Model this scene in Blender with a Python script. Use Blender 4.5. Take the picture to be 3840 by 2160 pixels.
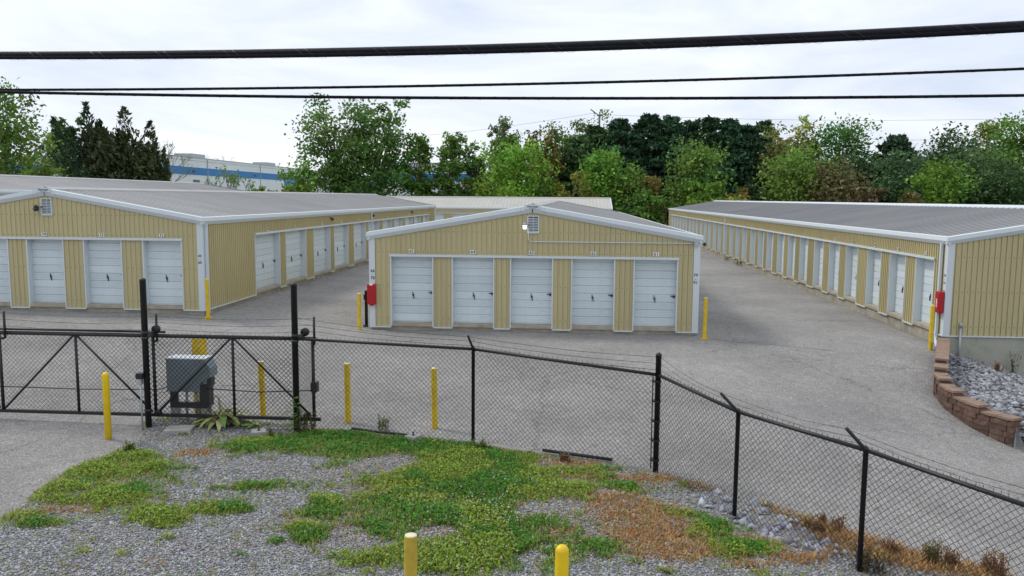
import bpy, bmesh, math, random
import numpy as np
from mathutils import Vector, Matrix
random.seed(7); RNG = np.random.default_rng(7)
for o in list(bpy.data.objects): bpy.data.objects.remove(o)
SC = bpy.context.scene
COL = SC.collection
PI = math.pi
# ------------------------------------------------------------------ camera
K = 3840 / 2576.0                      # pixel readings below are on a 2576 px wide copy
F = 3050.0; CAMZ = 4.1
YAW = math.radians(4.13); PITCH = math.atan(338.6 / 3050); ROLL = 0.0075
FW = np.array([-math.sin(YAW) * math.cos(PITCH), math.cos(YAW) * math.cos(PITCH), -math.sin(PITCH)])
R0 = np.array([math.cos(YAW), math.sin(YAW), 0.0]); U0 = np.cross(R0, FW)
cR, sR = math.cos(ROLL), math.sin(ROLL)
RIGHT = cR * R0 + sR * U0; UP = -sR * R0 + cR * U0
cam_data = bpy.data.cameras.new("camera"); cam = bpy.data.objects.new("camera", cam_data); COL.objects.link(cam)
cam_data.sensor_width = 36; cam_data.lens = F / 3840 * 36; cam_data.clip_end = 3000; cam_data.clip_start = 0.05
M = Matrix.Identity(4)
for i in range(3):
    M[i][0] = RIGHT[i]; M[i][1] = UP[i]; M[i][2] = -FW[i]
M[2][3] = CAMZ
cam.matrix_world = M
SC.camera = cam
SC.render.resolution_x = 1024; SC.render.resolution_y = 576
SC.render.engine = 'CYCLES'
# ------------------------------------------------------------------ light
SUN_DIR = Vector((-0.72, 0.30, 0.95)).normalized()      # towards the sun: left, a little beyond the roofs
W = bpy.data.worlds.new("World"); SC.world = W; W.use_nodes = True
nt = W.node_tree; nt.nodes.clear()
out = nt.nodes.new('ShaderNodeOutputWorld'); bg = nt.nodes.new('ShaderNodeBackground')
sky = nt.nodes.new('ShaderNodeTexSky'); sky.sky_type = 'NISHITA'; sky.sun_disc = False
sky.sun_elevation = math.asin(SUN_DIR.z); sky.sun_rotation = math.atan2(SUN_DIR.x, SUN_DIR.y)
sky.air_density = 1.0; sky.dust_density = 2.0; sky.altitude = 100
tc = nt.nodes.new('ShaderNodeTexCoord'); mp = nt.nodes.new('ShaderNodeMapping'); mp.inputs['Scale'].default_value = (1.0, 1.0, 4.2)
n1 = nt.nodes.new('ShaderNodeTexNoise'); n1.inputs['Scale'].default_value = 2.6; n1.inputs['Detail'].default_value = 7; n1.inputs['Roughness'].default_value = 0.56; n1.inputs['Distortion'].default_value = 0.6
cr = nt.nodes.new('ShaderNodeValToRGB')                 # thin cloud sheet over the blue: brightness of the sheet
cr.color_ramp.elements[0].position = 0.34; cr.color_ramp.elements[0].color = (7.9, 8.75, 10.4, 1)
cr.color_ramp.elements[1].position = 0.62; cr.color_ramp.elements[1].color = (11.0, 11.45, 12.1, 1)
mixs = nt.nodes.new('ShaderNodeMixRGB'); mixs.inputs[0].default_value = 0.86
nt.links.new(tc.outputs['Generated'], mp.inputs['Vector']); nt.links.new(mp.outputs['Vector'], n1.inputs['Vector'])
nt.links.new(n1.outputs['Fac'], cr.inputs['Fac'])
nt.links.new(sky.outputs['Color'], mixs.inputs[1]); nt.links.new(cr.outputs['Color'], mixs.inputs[2])
nt.links.new(mixs.outputs['Color'], bg.inputs['Color']); bg.inputs['Strength'].default_value = 0.1
nt.links.new(bg.outputs['Background'], out.inputs['Surface'])
sun_d = bpy.data.lights.new("sun", 'SUN'); sun_d.energy = 1.6; sun_d.angle = math.radians(12); sun_d.color = (1.0, 0.95, 0.86)
sun = bpy.data.objects.new("sun", sun_d); COL.objects.link(sun); sun.location = (0, 0, 60)
sun.rotation_euler = SUN_DIR.to_track_quat('Z', 'Y').to_euler()
SC.view_settings.view_transform = 'Standard'; SC.view_settings.look = 'None'
SC.view_settings.exposure = 0.0; SC.view_settings.gamma = 1.0
# ------------------------------------------------------------------ pixel -> place
def ray(x, y):
    x = (x * K - 1920) / F; y = (y * K - 1080) / F
    return FW + (cR * x + sR * y) * R0 - (-sR * x + cR * y) * U0
def at_y(x, y, Y):
    d = ray(x, y); return np.array([0, 0, CAMZ]) + d * (Y / d[1])
def at_x(x, y, X):
    d = ray(x, y); return np.array([0, 0, CAMZ]) + d * (X / d[0])
def at_z(x, y, z):
    d = ray(x, y); return np.array([0, 0, CAMZ]) + d * ((z - CAMZ) / d[2])
def project(P):
    p = np.asarray(P, float) - np.array([0, 0, CAMZ])
    z = p @ FW; X = (p @ R0) / z; Y = -(p @ U0) / z
    return ((cR * X - sR * Y) * F + 1920) / K, ((sR * X + cR * Y) * F + 1080) / K
def sm(a, b, v):
    t = np.clip((np.asarray(v, float) - a) / (b - a), 0, 1); return t * t * (3 - 2 * t)
def gnd(X, Y):
    X = np.asarray(X, float); Y = np.asarray(Y, float)
    gx = np.interp(X, [-160, -60, -42, -27, -22, -11.4, -6.3, 4, 11, 60, 150], [3.2, 2.2, 1.4, 1.22, .45, .38, .02, .02, -.15, -.15, .5])
    w = sm(9, 24, Y)
    z = gx * w - .12 * (1 - sm(13, 24, Y)) - .13 * sm(0, 3, X) * (1 - sm(10, 20, Y))
    return z - .172 * np.clip(X - 3.5, 0, 6.5) * (1 - sm(16, 25, Y))
def on_ground(x, y):
    z = 0.0
    for _ in range(25):
        P = at_z(x, y, z); z = 0.5 * z + 0.5 * float(gnd(P[0], P[1]))
    P = at_z(x, y, z); P[2] = z
    return P
# ------------------------------------------------------------------ materials
MATS = {}
def _nodes(name):
    m = bpy.data.materials.new(name); m.use_nodes = True
    n = m.node_tree; b = n.nodes['Principled BSDF']
    return m, n, b
def mat(name, col, rough=0.6, metal=0.0, var=0.12, scale=3.0, bump=0.0, bscale=40.0, stretch=(1, 1, 1), dirt=None, dirt_scale=1.2, dirt_amt=0.4, spec=0.5):
    """plain painted / concrete / metal surface: base colour with slow and fine variation"""
    if name in MATS: return MATS[name]
    m, n, b = _nodes(name); L = n.links
    t = n.nodes.new('ShaderNodeTexCoord'); mpn = n.nodes.new('ShaderNodeMapping'); mpn.inputs['Scale'].default_value = stretch
    L.new(t.outputs['Object'], mpn.inputs['Vector'])
    no = n.nodes.new('ShaderNodeTexNoise'); no.inputs['Scale'].default_value = scale; no.inputs['Detail'].default_value = 8; no.inputs['Roughness'].default_value = .65
    L.new(mpn.outputs['Vector'], no.inputs['Vector'])
    mr = n.nodes.new('ShaderNodeMapRange'); mr.inputs['From Min'].default_value = .25; mr.inputs['From Max'].default_value = .75
    mr.inputs['To Min'].default_value = 1 - var; mr.inputs['To Max'].default_value = 1 + var
    L.new(no.outputs['Fac'], mr.inputs['Value'])
    mul = n.nodes.new('ShaderNodeMixRGB'); mul.blend_type = 'MULTIPLY'; mul.inputs[0].default_value = 1; mul.inputs[1].default_value = (*col, 1)
    L.new(mr.outputs['Result'], mul.inputs[2]); last = mul.outputs['Color']
    if dirt:
        nd = n.nodes.new('ShaderNodeTexNoise'); nd.inputs['Scale'].default_value = dirt_scale; nd.inputs['Detail'].default_value = 6; nd.inputs['Roughness'].default_value = .7
        L.new(mpn.outputs['Vector'], nd.inputs['Vector'])
        rp = n.nodes.new('ShaderNodeValToRGB'); rp.color_ramp.elements[0].position = .48; rp.color_ramp.elements[1].position = .72
        rp.color_ramp.elements[0].color = (0, 0, 0, 1); rp.color_ramp.elements[1].color = (dirt_amt,) * 3 + (1,)
        L.new(nd.outputs['Fac'], rp.inputs['Fac'])
        mx = n.nodes.new('ShaderNodeMixRGB'); L.new(rp.outputs['Color'], mx.inputs[0]); L.new(last, mx.inputs[1]); mx.inputs[2].default_value = (*dirt, 1)
        last = mx.outputs['Color']
    L.new(last, b.inputs['Base Color']); b.inputs['Roughness'].default_value = rough; b.inputs['Metallic'].default_value = metal
    b.inputs['Specular IOR Level'].default_value = spec
    if bump:
        nb = n.nodes.new('ShaderNodeTexNoise'); nb.inputs['Scale'].default_value = bscale; nb.inputs['Detail'].default_value = 5
        L.new(mpn.outputs['Vector'], nb.inputs['Vector'])
        bp = n.nodes.new('ShaderNodeBump'); bp.inputs['Strength'].default_value = bump; bp.inputs['Distance'].default_value = .02
        L.new(nb.outputs['Fac'], bp.inputs['Height']); L.new(bp.outputs['Normal'], b.inputs['Normal'])
    MATS[name] = m; return m
def per_object(name, lo, hi):
    n = MATS[name].node_tree; b = n.nodes['Principled BSDF']; src = b.inputs['Base Color'].links[0].from_socket
    oi = n.nodes.new('ShaderNodeObjectInfo'); mr = n.nodes.new('ShaderNodeMapRange'); mr.inputs['To Min'].default_value = lo; mr.inputs['To Max'].default_value = hi
    mm = n.nodes.new('ShaderNodeMixRGB'); mm.blend_type = 'MULTIPLY'; mm.inputs[0].default_value = 1
    n.links.new(oi.outputs['Random'], mr.inputs['Value']); n.links.new(src, mm.inputs[1]); n.links.new(mr.outputs['Result'], mm.inputs[2]); n.links.new(mm.outputs['Color'], b.inputs['Base Color'])
def leaf_mat(name, trans=0.3, rough=.65):
    """foliage: colour of each leaf comes from its own vertex colour"""
    if name in MATS: return MATS[name]
    m, n, b = _nodes(name); L = n.links
    a = n.nodes.new('ShaderNodeAttribute'); a.attribute_name = 'Col'
    oi = n.nodes.new('ShaderNodeObjectInfo'); hv = n.nodes.new('ShaderNodeHueSaturation')
    mr = n.nodes.new('ShaderNodeMapRange'); mr.inputs['To Min'].default_value = .8; mr.inputs['To Max'].default_value = 1.2
    L.new(oi.outputs['Random'], mr.inputs['Value']); L.new(mr.outputs['Result'], hv.inputs['Value']); L.new(a.outputs['Color'], hv.inputs['Color'])
    L.new(hv.outputs['Color'], b.inputs['Base Color']); b.inputs['Roughness'].default_value = rough; b.inputs['Specular IOR Level'].default_value = .25
    tr = n.nodes.new('ShaderNodeBsdfTranslucent'); L.new(hv.outputs['Color'], tr.inputs['Color'])
    mx = n.nodes.new('ShaderNodeMixShader'); mx.inputs[0].default_value = trans
    L.new(b.outputs[0], mx.inputs[1]); L.new(tr.outputs[0], mx.inputs[2]); L.new(mx.outputs[0], n.nodes['Material Output'].inputs['Surface'])
    MATS[name] = m; return m
def asphalt_mat():
    m, n, b = _nodes('old_asphalt'); L = n.links
    t = n.nodes.new('ShaderNodeTexCoord')
    def noise(s, d=4, r=.6):
        q = n.nodes.new('ShaderNodeTexNoise'); q.inputs['Scale'].default_value = s; q.inputs['Detail'].default_value = d; q.inputs['Roughness'].default_value = r
        L.new(t.outputs['Object'], q.inputs['Vector']); return q
    vo = n.nodes.new('ShaderNodeTexVoronoi'); vo.inputs['Scale'].default_value = 62; L.new(t.outputs['Object'], vo.inputs['Vector'])
    wn = n.nodes.new('ShaderNodeTexWhiteNoise'); L.new(vo.outputs['Color'], wn.inputs['Vector'])
    rp = n.nodes.new('ShaderNodeValToRGB'); e = rp.color_ramp.elements
    e[0].position = 0; e[0].color = (.155, .15, .144, 1); e[1].position = 1; e[1].color = (.45, .44, .42, 1)
    x = e.new(.35); x.color = (.242, .232, .221, 1); x = e.new(.75); x.color = (.30, .288, .275, 1)
    L.new(wn.outputs['Value'], rp.inputs['Fac'])
    ml = n.nodes.new('ShaderNodeMapRange'); ml.inputs['From Min'].default_value = .3; ml.inputs['From Max'].default_value = .7; ml.inputs['To Min'].default_value = .78; ml.inputs['To Max'].default_value = 1.2
    L.new(noise(.28, 6, .62).outputs['Fac'], ml.inputs['Value'])
    mm = n.nodes.new('ShaderNodeMixRGB'); mm.blend_type = 'MULTIPLY'; mm.inputs[0].default_value = 1; L.new(rp.outputs['Color'], mm.inputs[1]); L.new(ml.outputs['Result'], mm.inputs[2])
    m3 = n.nodes.new('ShaderNodeMapRange'); m3.inputs['From Min'].default_value = .35; m3.inputs['From Max'].default_value = .7; m3.inputs['To Min'].default_value = .86; m3.inputs['To Max'].default_value = 1.12
    L.new(noise(5, 5, .7).outputs['Fac'], m3.inputs['Value'])
    mm2 = n.nodes.new('ShaderNodeMixRGB'); mm2.blend_type = 'MULTIPLY'; mm2.inputs[0].default_value = 1; L.new(mm.outputs['Color'], mm2.inputs[1]); L.new(m3.outputs['Result'], mm2.inputs[2])
    # thin cracks
    wv = n.nodes.new('ShaderNodeTexVoronoi'); wv.feature = 'DISTANCE_TO_EDGE'; wv.inputs['Scale'].default_value = .16
    ds = n.nodes.new('ShaderNodeMixRGB'); ds.blend_type = 'ADD'; ds.inputs[0].default_value = .9; L.new(t.outputs['Object'], ds.inputs[1]); L.new(noise(.9, 8, .7).outputs['Color'], ds.inputs[2]); L.new(ds.outputs['Color'], wv.inputs['Vector'])
    rc = n.nodes.new('ShaderNodeValToRGB'); rc.color_ramp.elements[0].position = .0; rc.color_ramp.elements[0].color = (.45, .45, .45, 1); rc.color_ramp.elements[1].position = .0035; rc.color_ramp.elements[1].color = (1, 1, 1, 1)
    L.new(wv.outputs['Distance'], rc.inputs['Fac'])
    mm3 = n.nodes.new('ShaderNodeMixRGB'); mm3.blend_type = 'MULTIPLY'; mm3.inputs[0].default_value = .75; L.new(mm2.outputs['Color'], mm3.inputs[1]); L.new(rc.outputs['Color'], mm3.inputs[2])
    L.new(mm3.outputs['Color'], b.inputs['Base Color']); b.inputs['Roughness'].default_value = .9; b.inputs['Specular IOR Level'].default_value = .3
    bp = n.nodes.new('ShaderNodeBump'); bp.inputs['Strength'].default_value = .5; bp.inputs['Distance'].default_value = .01
    L.new(vo.outputs['Distance'], bp.inputs['Height']); L.new(bp.outputs['Normal'], b.inputs['Normal'])
    return m
def verge_mat():
    """gravel and soil: vertex colour says how much moss / straw / bare stone grows there"""
    m, n, b = _nodes('gravel_verge'); L = n.links
    t = n.nodes.new('ShaderNodeTexCoord'); a = n.nodes.new('ShaderNodeAttribute'); a.attribute_name = 'Col'
    vo = n.nodes.new('ShaderNodeTexVoronoi'); vo.inputs['Scale'].default_value = 30; L.new(t.outputs['Object'], vo.inputs['Vector'])
    wn = n.nodes.new('ShaderNodeTexWhiteNoise'); L.new(vo.outputs['Color'], wn.inputs['Vector'])
    mr = n.nodes.new('ShaderNodeMapRange'); mr.inputs['To Min'].default_value = .5; mr.inputs['To Max'].default_value = 1.5; L.new(wn.outputs['Value'], mr.inputs['Value'])
    mm = n.nodes.new('ShaderNodeMixRGB'); mm.blend_type = 'MULTIPLY'; mm.inputs[0].default_value = 1; L.new(a.outputs['Color'], mm.inputs[1]); L.new(mr.outputs['Result'], mm.inputs[2])
    L.new(mm.outputs['Color'], b.inputs['Base Color']); b.inputs['Roughness'].default_value = .9; b.inputs['Specular IOR Level'].default_value = .2
    bp = n.nodes.new('ShaderNodeBump'); bp.inputs['Strength'].default_value = .8; bp.inputs['Distance'].default_value = .03
    L.new(vo.outputs['Distance'], bp.inputs['Height']); L.new(bp.outputs['Normal'], b.inputs['Normal'])
    return m
def emit_mat(name, col, s):
    m, n, b = _nodes(name); b.inputs['Base Color'].default_value = (*col, 1); b.inputs['Emission Color'].default_value = (*col, 1); b.inputs['Emission Strength'].default_value = s
    return m
m_tan = mat('tan_ribbed_metal', (.52, .455, .25), .55, var=.11, scale=1.6, stretch=(1, 1, .16), dirt=(.34, .30, .18), dirt_scale=.8, dirt_amt=.35)
m_white = mat('white_painted_metal', (.60, .665, .70), .45, var=.05, scale=2)
m_door = mat('white_door_paint', (.63, .70, .725), .5, var=.06, scale=1.6, dirt=(.50, .56, .59), dirt_scale=.9, dirt_amt=.5)
per_object('white_door_paint', .93, 1.07); per_object('tan_ribbed_metal', .95, 1.05)
m_trim = mat('white_trim', (.62, .675, .705), .45, var=.06, scale=1.2, dirt=(.52, .54, .54), dirt_amt=.4)
m_roof = mat('grey_roof_metal', (.37, .362, .35), .42, var=.14, scale=.5, dirt=(.30, .29, .275), dirt_scale=.35, dirt_amt=.5, stretch=(.4, 1, 1))
m_roof_dark = mat('slate_grey_roof_metal', (.255, .255, .255), .45, var=.12, scale=.5, dirt=(.15, .152, .158), dirt_scale=.35, dirt_amt=.5, stretch=(.4, 1, 1))
m_roof_pale = mat('pale_roof_metal', (.46, .45, .41), .6, var=.1, scale=.5)
m_conc = mat('weathered_concrete', (.36, .33, .27), .9, var=.3, scale=2.5, bump=.6, bscale=18, dirt=(.16, .14, .105), dirt_scale=1.6, dirt_amt=.7)
m_sill = mat('pale_concrete_sill', (.40, .355, .28), .9, var=.25, scale=3, bump=.5, bscale=25, dirt=(.27, .21, .14), dirt_scale=2.4, dirt_amt=.6)
m_parge = mat('parged_block_wall', (.40, .395, .33), .92, var=.35, scale=.9, bump=.4, bscale=12, dirt=(.13, .145, .09), dirt_scale=.9, dirt_amt=.75)
m_black = mat('black_vinyl_metal', (.014, .014, .016), .5, var=.3, scale=9)
m_dark = mat('dark_metal', (.03, .032, .035), .5, var=.2, scale=6)
m_yellow = mat('yellow_bollard_paint', (.72, .50, .012), .5, var=.14, scale=7, dirt=(.26, .17, .04), dirt_scale=5, dirt_amt=.75)
m_yellow2 = mat('fresh_yellow_plastic', (.82, .56, .004), .36, var=.08, scale=5, dirt=(.45, .31, .03), dirt_scale=6, dirt_amt=.5)
m_mustard = mat('faded_yellow_paint', (.50, .36, .035), .6, var=.15, scale=9, dirt=(.3, .22, .04), dirt_scale=14, dirt_amt=.6)
m_cream = mat('faded_cream_paint', (.72, .67, .48), .8, var=.15, scale=14, dirt=(.36, .3, .2), dirt_scale=9, dirt_amt=.5)
m_red = mat('red_painted_steel', (.42, .006, .014), .35, var=.1, scale=4)
m_galv = mat('galvanised_steel', (.40, .43, .45), .45, metal=.35, var=.12, scale=6)
m_opbox = mat('blue_grey_cabinet_paint', (.20, .245, .27), .5, var=.1, scale=4)
m_ink = mat('black_lettering', (.03, .035, .035), .7, var=.05)
m_plate = mat('white_number_plate', (.78, .78, .74), .5, var=.05)
m_brick = [mat('brown_wall_block_a', (.125, .07, .052), .9, var=.35, scale=9, bump=1.0, bscale=20), mat('brown_wall_block_b', (.15, .088, .066), .9, var=.35, scale=9, bump=1.0, bscale=20), mat('brown_wall_block_c', (.10, .06, .046), .9, var=.35, scale=9, bump=1.0, bscale=20)]
m_cap = mat('tan_wall_cap', (.26, .175, .13), .9, var=.25, scale=5, bump=.7, bscale=25)
m_bark = mat('bark', (.085, .07, .055), .95, var=.35, scale=6, bump=.8, bscale=20)
m_twig = mat('grey_twigs', (.22, .20, .18), .95, var=.2)
m_leaf = leaf_mat('tree_leaves'); m_needle = leaf_mat('conifer_needles', .12, .7); m_grass = leaf_mat('ground_plants', .25)
m_stone = leaf_mat('grey_stone_chips', 0.0, .85)
m_asph = asphalt_mat(); m_verge = verge_mat()
m_field = mat('rough_grass', (.075, .105, .03), .95, var=.4, scale=.4)
m_wwhite = mat('warehouse_white', (.80, .84, .86), .7, var=.06, scale=.2)
m_wblue = mat('warehouse_blue', (.028, .21, .52), .6, var=.08, scale=.3)
m_glass = mat('dark_window_glass', (.02, .025, .03), .15, var=.1)
m_cable = mat('black_cable_sheath', (.008, .008, .012), .7, var=.3, scale=8, spec=.15)
m_strand = mat('grey_messenger_strand', (.085, .085, .09), .4, metal=.5, var=.2)
# ------------------------------------------------------------------ mesh helpers
ORG = {}
class MB:
    def __init__(s): s.v = []; s.f = []
    def quad(s, a, b, c, d):
        i = len(s.v); s.v += [tuple(a), tuple(b), tuple(c), tuple(d)]; s.f.append((i, i + 1, i + 2, i + 3)); return s
    def poly(s, pts):
        i = len(s.v); s.v += [tuple(p) for p in pts]; s.f.append(tuple(range(i, i + len(pts)))); return s
    def box(s, x0, x1, y0, y1, z0, z1):
        i = len(s.v)
        s.v += [(x0, y0, z0), (x1, y0, z0), (x1, y1, z0), (x0, y1, z0), (x0, y0, z1), (x1, y0, z1), (x1, y1, z1), (x0, y1, z1)]
        for q in ((0, 3, 2, 1), (4, 5, 6, 7), (0, 1, 5, 4), (1, 2, 6, 5), (2, 3, 7, 6), (3, 0, 4, 7)): s.f.append(tuple(i + k for k in q))
        return s
    def obox(s, c, ax, ay, az):
        """oriented box: centre and three half-axis vectors"""
        c, ax, ay, az = map(lambda q: np.asarray(q, float), (c, ax, ay, az)); i = len(s.v)
        for k in (-1, 1):
            for (p, q) in ((-1, -1), (1, -1), (1, 1), (-1, 1)): s.v.append(tuple(c + p * ax + q * ay + k * az))
        for q in ((0, 3, 2, 1), (4, 5, 6, 7), (0, 1, 5, 4), (1, 2, 6, 5), (2, 3, 7, 6), (3, 0, 4, 7)): s.f.append(tuple(i + k for k in q))
        return s
    def tube(s, pts, rad, n=8, cap=True):
        pts = [np.asarray(p, float) for p in pts]
        if not hasattr(rad, '__len__'): rad = [rad] * len(pts)
        i0 = len(s.v); prev = None
        for k, p in enumerate(pts):
            d = pts[min(k + 1, len(pts) - 1)] - pts[max(k - 1, 0)]; d = d / (np.linalg.norm(d) + 1e-12)
            if prev is None:
                a = np.array([0, 0, 1.]) if abs(d[2]) < .9 else np.array([1., 0, 0])
                u = np.cross(d, a)
            else: u = prev - d * (prev @ d)
            u /= np.linalg.norm(u) + 1e-12; prev = u; w = np.cross(d, u)
            for j in range(n):
                t = 2 * PI * j / n; s.v.append(tuple(p + rad[k] * (math.cos(t) * u + math.sin(t) * w)))
        for k in range(len(pts) - 1):
            for j in range(n):
                a = i0 + k * n + j; b = i0 + k * n + (j + 1) % n
                s.f.append((a, b, b + n, a + n))
        if cap:
            s.f.append(tuple(i0 + j for j in reversed(range(n)))); e = i0 + (len(pts) - 1) * n
            s.f.append(tuple(e + j for j in range(n)))
        return s
    def lathe(s, c, prof, n=16):
        """prof: list of (r, z) bottom to top round the vertical through c"""
        i0 = len(s.v)
        for r, z in prof:
            for j in range(n):
                t = 2 * PI * j / n; s.v.append((c[0] + r * math.cos(t), c[1] + r * math.sin(t), c[2] + z))
        for k in range(len(prof) - 1):
            for j in range(n):
                a = i0 + k * n + j; b = i0 + k * n + (j + 1) % n; s.f.append((a, b, b + n, a + n))
        s.f.append(tuple(i0 + j for j in reversed(range(n)))); e = i0 + (len(prof) - 1) * n; s.f.append(tuple(e + j for j in range(n)))
        return s
    def build(s, name, m, parent=None, smooth=False):
        org = ORG.get(parent.name, (0, 0, 0)) if parent else None
        v = np.array(s.v, float)
        loc = None
        if parent is None:
            loc = np.array([v[:, 0].mean(), v[:, 1].mean(), v[:, 2].min()]); v = v - loc
        else: v = v - np.asarray(org)
        me = bpy.data.meshes.new(name); me.from_pydata(v.tolist(), [], s.f); me.update()
        if m: me.materials.append(m)
        if smooth: me.polygons.foreach_set('use_smooth', [True] * len(me.polygons))
        o = bpy.data.objects.new(name, me); COL.objects.link(o)
        if parent is None: o.location = loc; ORG[o.name] = tuple(loc)
        else: o.parent = parent; ORG[o.name] = org
        return o
def tag(o, label=None, cat=None, group=None, kind=None):
    if label: o['label'] = label
    if cat: o['category'] = cat
    if group: o['group'] = group
    if kind: o['kind'] = kind
    return o
def thing(name, loc, label, cat, group=None):
    o = bpy.data.objects.new(name, None); COL.objects.link(o); o.location = tuple(loc); o.empty_display_size = .3
    ORG[o.name] = tuple(float(c) for c in loc); return tag(o, label, cat, group)
def link_copy(name, mesh, parent, loc, rot=None, scale=None):
    """another object on the same mesh; loc in the parent's space"""
    o = bpy.data.objects.new(name, mesh); COL.objects.link(o); o.parent = parent; o.location = loc
    if rot: o.rotation_euler = rot
    if scale: o.scale = scale
    ORG[o.name] = ORG[parent.name]; return o
def np_mesh(name, verts, nper, m, cols=None, tri_faces=None, smooth=False):
    """verts (N, nper, 3): N separate nper-gons (or tri_faces within each)"""
    N = verts.shape[0]; me = bpy.data.meshes.new(name)
    vs = verts.reshape(-1, 3).astype(np.float32)
    me.vertices.add(len(vs)); me.vertices.foreach_set('co', vs.ravel())
    if tri_faces is None: fl = np.arange(N * nper, dtype=np.int32); fs = nper; nf = N
    else:
        tf = np.asarray(tri_faces, np.int32); fs = tf.shape[1]; nf = N * len(tf)
        fl = (tf[None] + (np.arange(N, dtype=np.int32) * nper)[:, None, None]).ravel()
    me.loops.add(len(fl)); me.loops.foreach_set('vertex_index', fl)
    me.polygons.add(nf); me.polygons.foreach_set('loop_start', np.arange(nf, dtype=np.int32) * fs)
    try: me.polygons.foreach_set('loop_total', np.full(nf, fs, np.int32))
    except Exception: pass
    me.update(calc_edges=True)
    if cols is not None:
        ca = me.color_attributes.new('Col', 'FLOAT_COLOR', 'POINT')
        c = np.ones((N, nper, 4), np.float32); c[:, :, :3] = cols[:, None, :]
        ca.data.foreach_set('color', c.ravel())
    if m: me.materials.append(m)
    if smooth: me.polygons.foreach_set('use_smooth', [True] * nf)
    return me
TXT = {}
def text_mesh(s, size, m, italic=False):
    key = (s, size, m.name)
    if key in TXT: return TXT[key]
    c = bpy.data.curves.new('lettering', 'FONT'); c.body = s; c.size = size; c.align_x = 'CENTER'; c.align_y = 'CENTER'; c.extrude = .0015; c.resolution_u = 3
    c.offset = size * .012
    if italic: c.shear = .25
    o = bpy.data.objects.new('lettering', c); COL.objects.link(o)
    dg = bpy.context.evaluated_depsgraph_get(); me = bpy.data.meshes.new_from_object(o.evaluated_get(dg)); me.name = 'lettering'
    me.materials.clear(); me.materials.append(m)
    bpy.data.objects.remove(o); TXT[key] = me; return me
# ------------------------------------------------------------------ ground sheets
def grid_mesh(name, xs, ys, zf, m, kind='structure', cols=None):
    X, Y = np.meshgrid(xs, ys); Z = zf(X, Y); nx, ny = len(xs), len(ys)
    v = np.stack([X, Y, Z], -1).reshape(-1, 3)
    i = (np.arange(ny - 1)[:, None] * nx + np.arange(nx - 1)[None]).ravel()
    f = np.stack([i, i + 1, i + 1 + nx, i + nx], 1)
    me = bpy.data.meshes.new(name); me.from_pydata(v.tolist(), [], f.tolist()); me.update()
    me.polygons.foreach_set('use_smooth', [True] * len(me.polygons)); me.materials.append(m)
    if cols is not None:
        ca = me.color_attributes.new('Col', 'FLOAT_COLOR', 'POINT'); c = np.ones((len(v), 4), np.float32); c[:, :3] = cols(v); ca.data.foreach_set('color', c.ravel())
    o = bpy.data.objects.new(name, me); COL.objects.link(o); o['kind'] = kind
    return o
def seg_dist(P, A, B):
    A = np.asarray(A, float); B = np.asarray(B, float); d = B - A
    t = np.clip(((P - A) @ d) / (d @ d), 0, 1); return np.linalg.norm(P - (A + t[:, None] * d), axis=1)
def poly_sd(P, poly):
    """signed distance to a closed polygon, positive inside"""
    poly = np.asarray(poly, float); n = len(poly); dist = np.full(len(P), 1e9); ins = np.zeros(len(P), bool)
    for i in range(n):
        A, B = poly[i], poly[(i + 1) % n]; dist = np.minimum(dist, seg_dist(P, A, B))
        c = ((A[1] > P[:, 1]) != (B[1] > P[:, 1])) & (P[:, 0] < (B[0] - A[0]) * (P[:, 1] - A[1]) / (B[1] - A[1] + 1e-12) + A[0]); ins ^= c
    return np.where(ins, dist, -dist)
WALL_PATH = [(10.78, 24.35), (9.28, 21.05), (8.93, 20.25), (8.8, 19.3), (8.95, 18.35), (9.42, 17.55)]
BED_POLY = [(10.98, 24.6)] + [(x + .16, y) for x, y in WALL_PATH[1:]] + [(10.2, 17.0), (12.5, 15.6), (20, 14), (30, 14), (30, 24.6)]
def asphalt_z(X, Y):
    z = gnd(X, Y); P = np.stack([np.ravel(X), np.ravel(Y)], 1)
    d = poly_sd(P, [(10.98, 30)] + BED_POLY[:-1] + [(30, 30)]).reshape(np.shape(X))
    return z - np.clip(d, 0, 1.2) * 2.0
xs = np.unique(np.concatenate([np.arange(-70, -10, 2.0), np.arange(-10, 7, .5), np.arange(7, 13, .15), np.arange(13, 45, 2.)]))
ys = np.unique(np.concatenate([np.arange(-6, 14, .6), np.arange(14, 25.5, .2), np.arange(25.5, 112, 2.5)]))
grid_mesh('asphalt_yard', xs, ys, asphalt_z, m_asph)
far = np.concatenate([-np.geomspace(1500, 60, 14), np.linspace(-50, 50, 11), np.geomspace(60, 1500, 14)])
fy = np.concatenate([np.linspace(-120, 112, 24), np.geomspace(118, 2000, 16)])
def field_z(X, Y):
    ins = (X > -72) & (X < 47) & (Y > -8) & (Y < 114)
    return gnd(X, Y) - np.where(ins, 2.6, .04) + .6 * sm(120, 260, Y)
grid_mesh('ground', far, fy, field_z, m_field)
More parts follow.
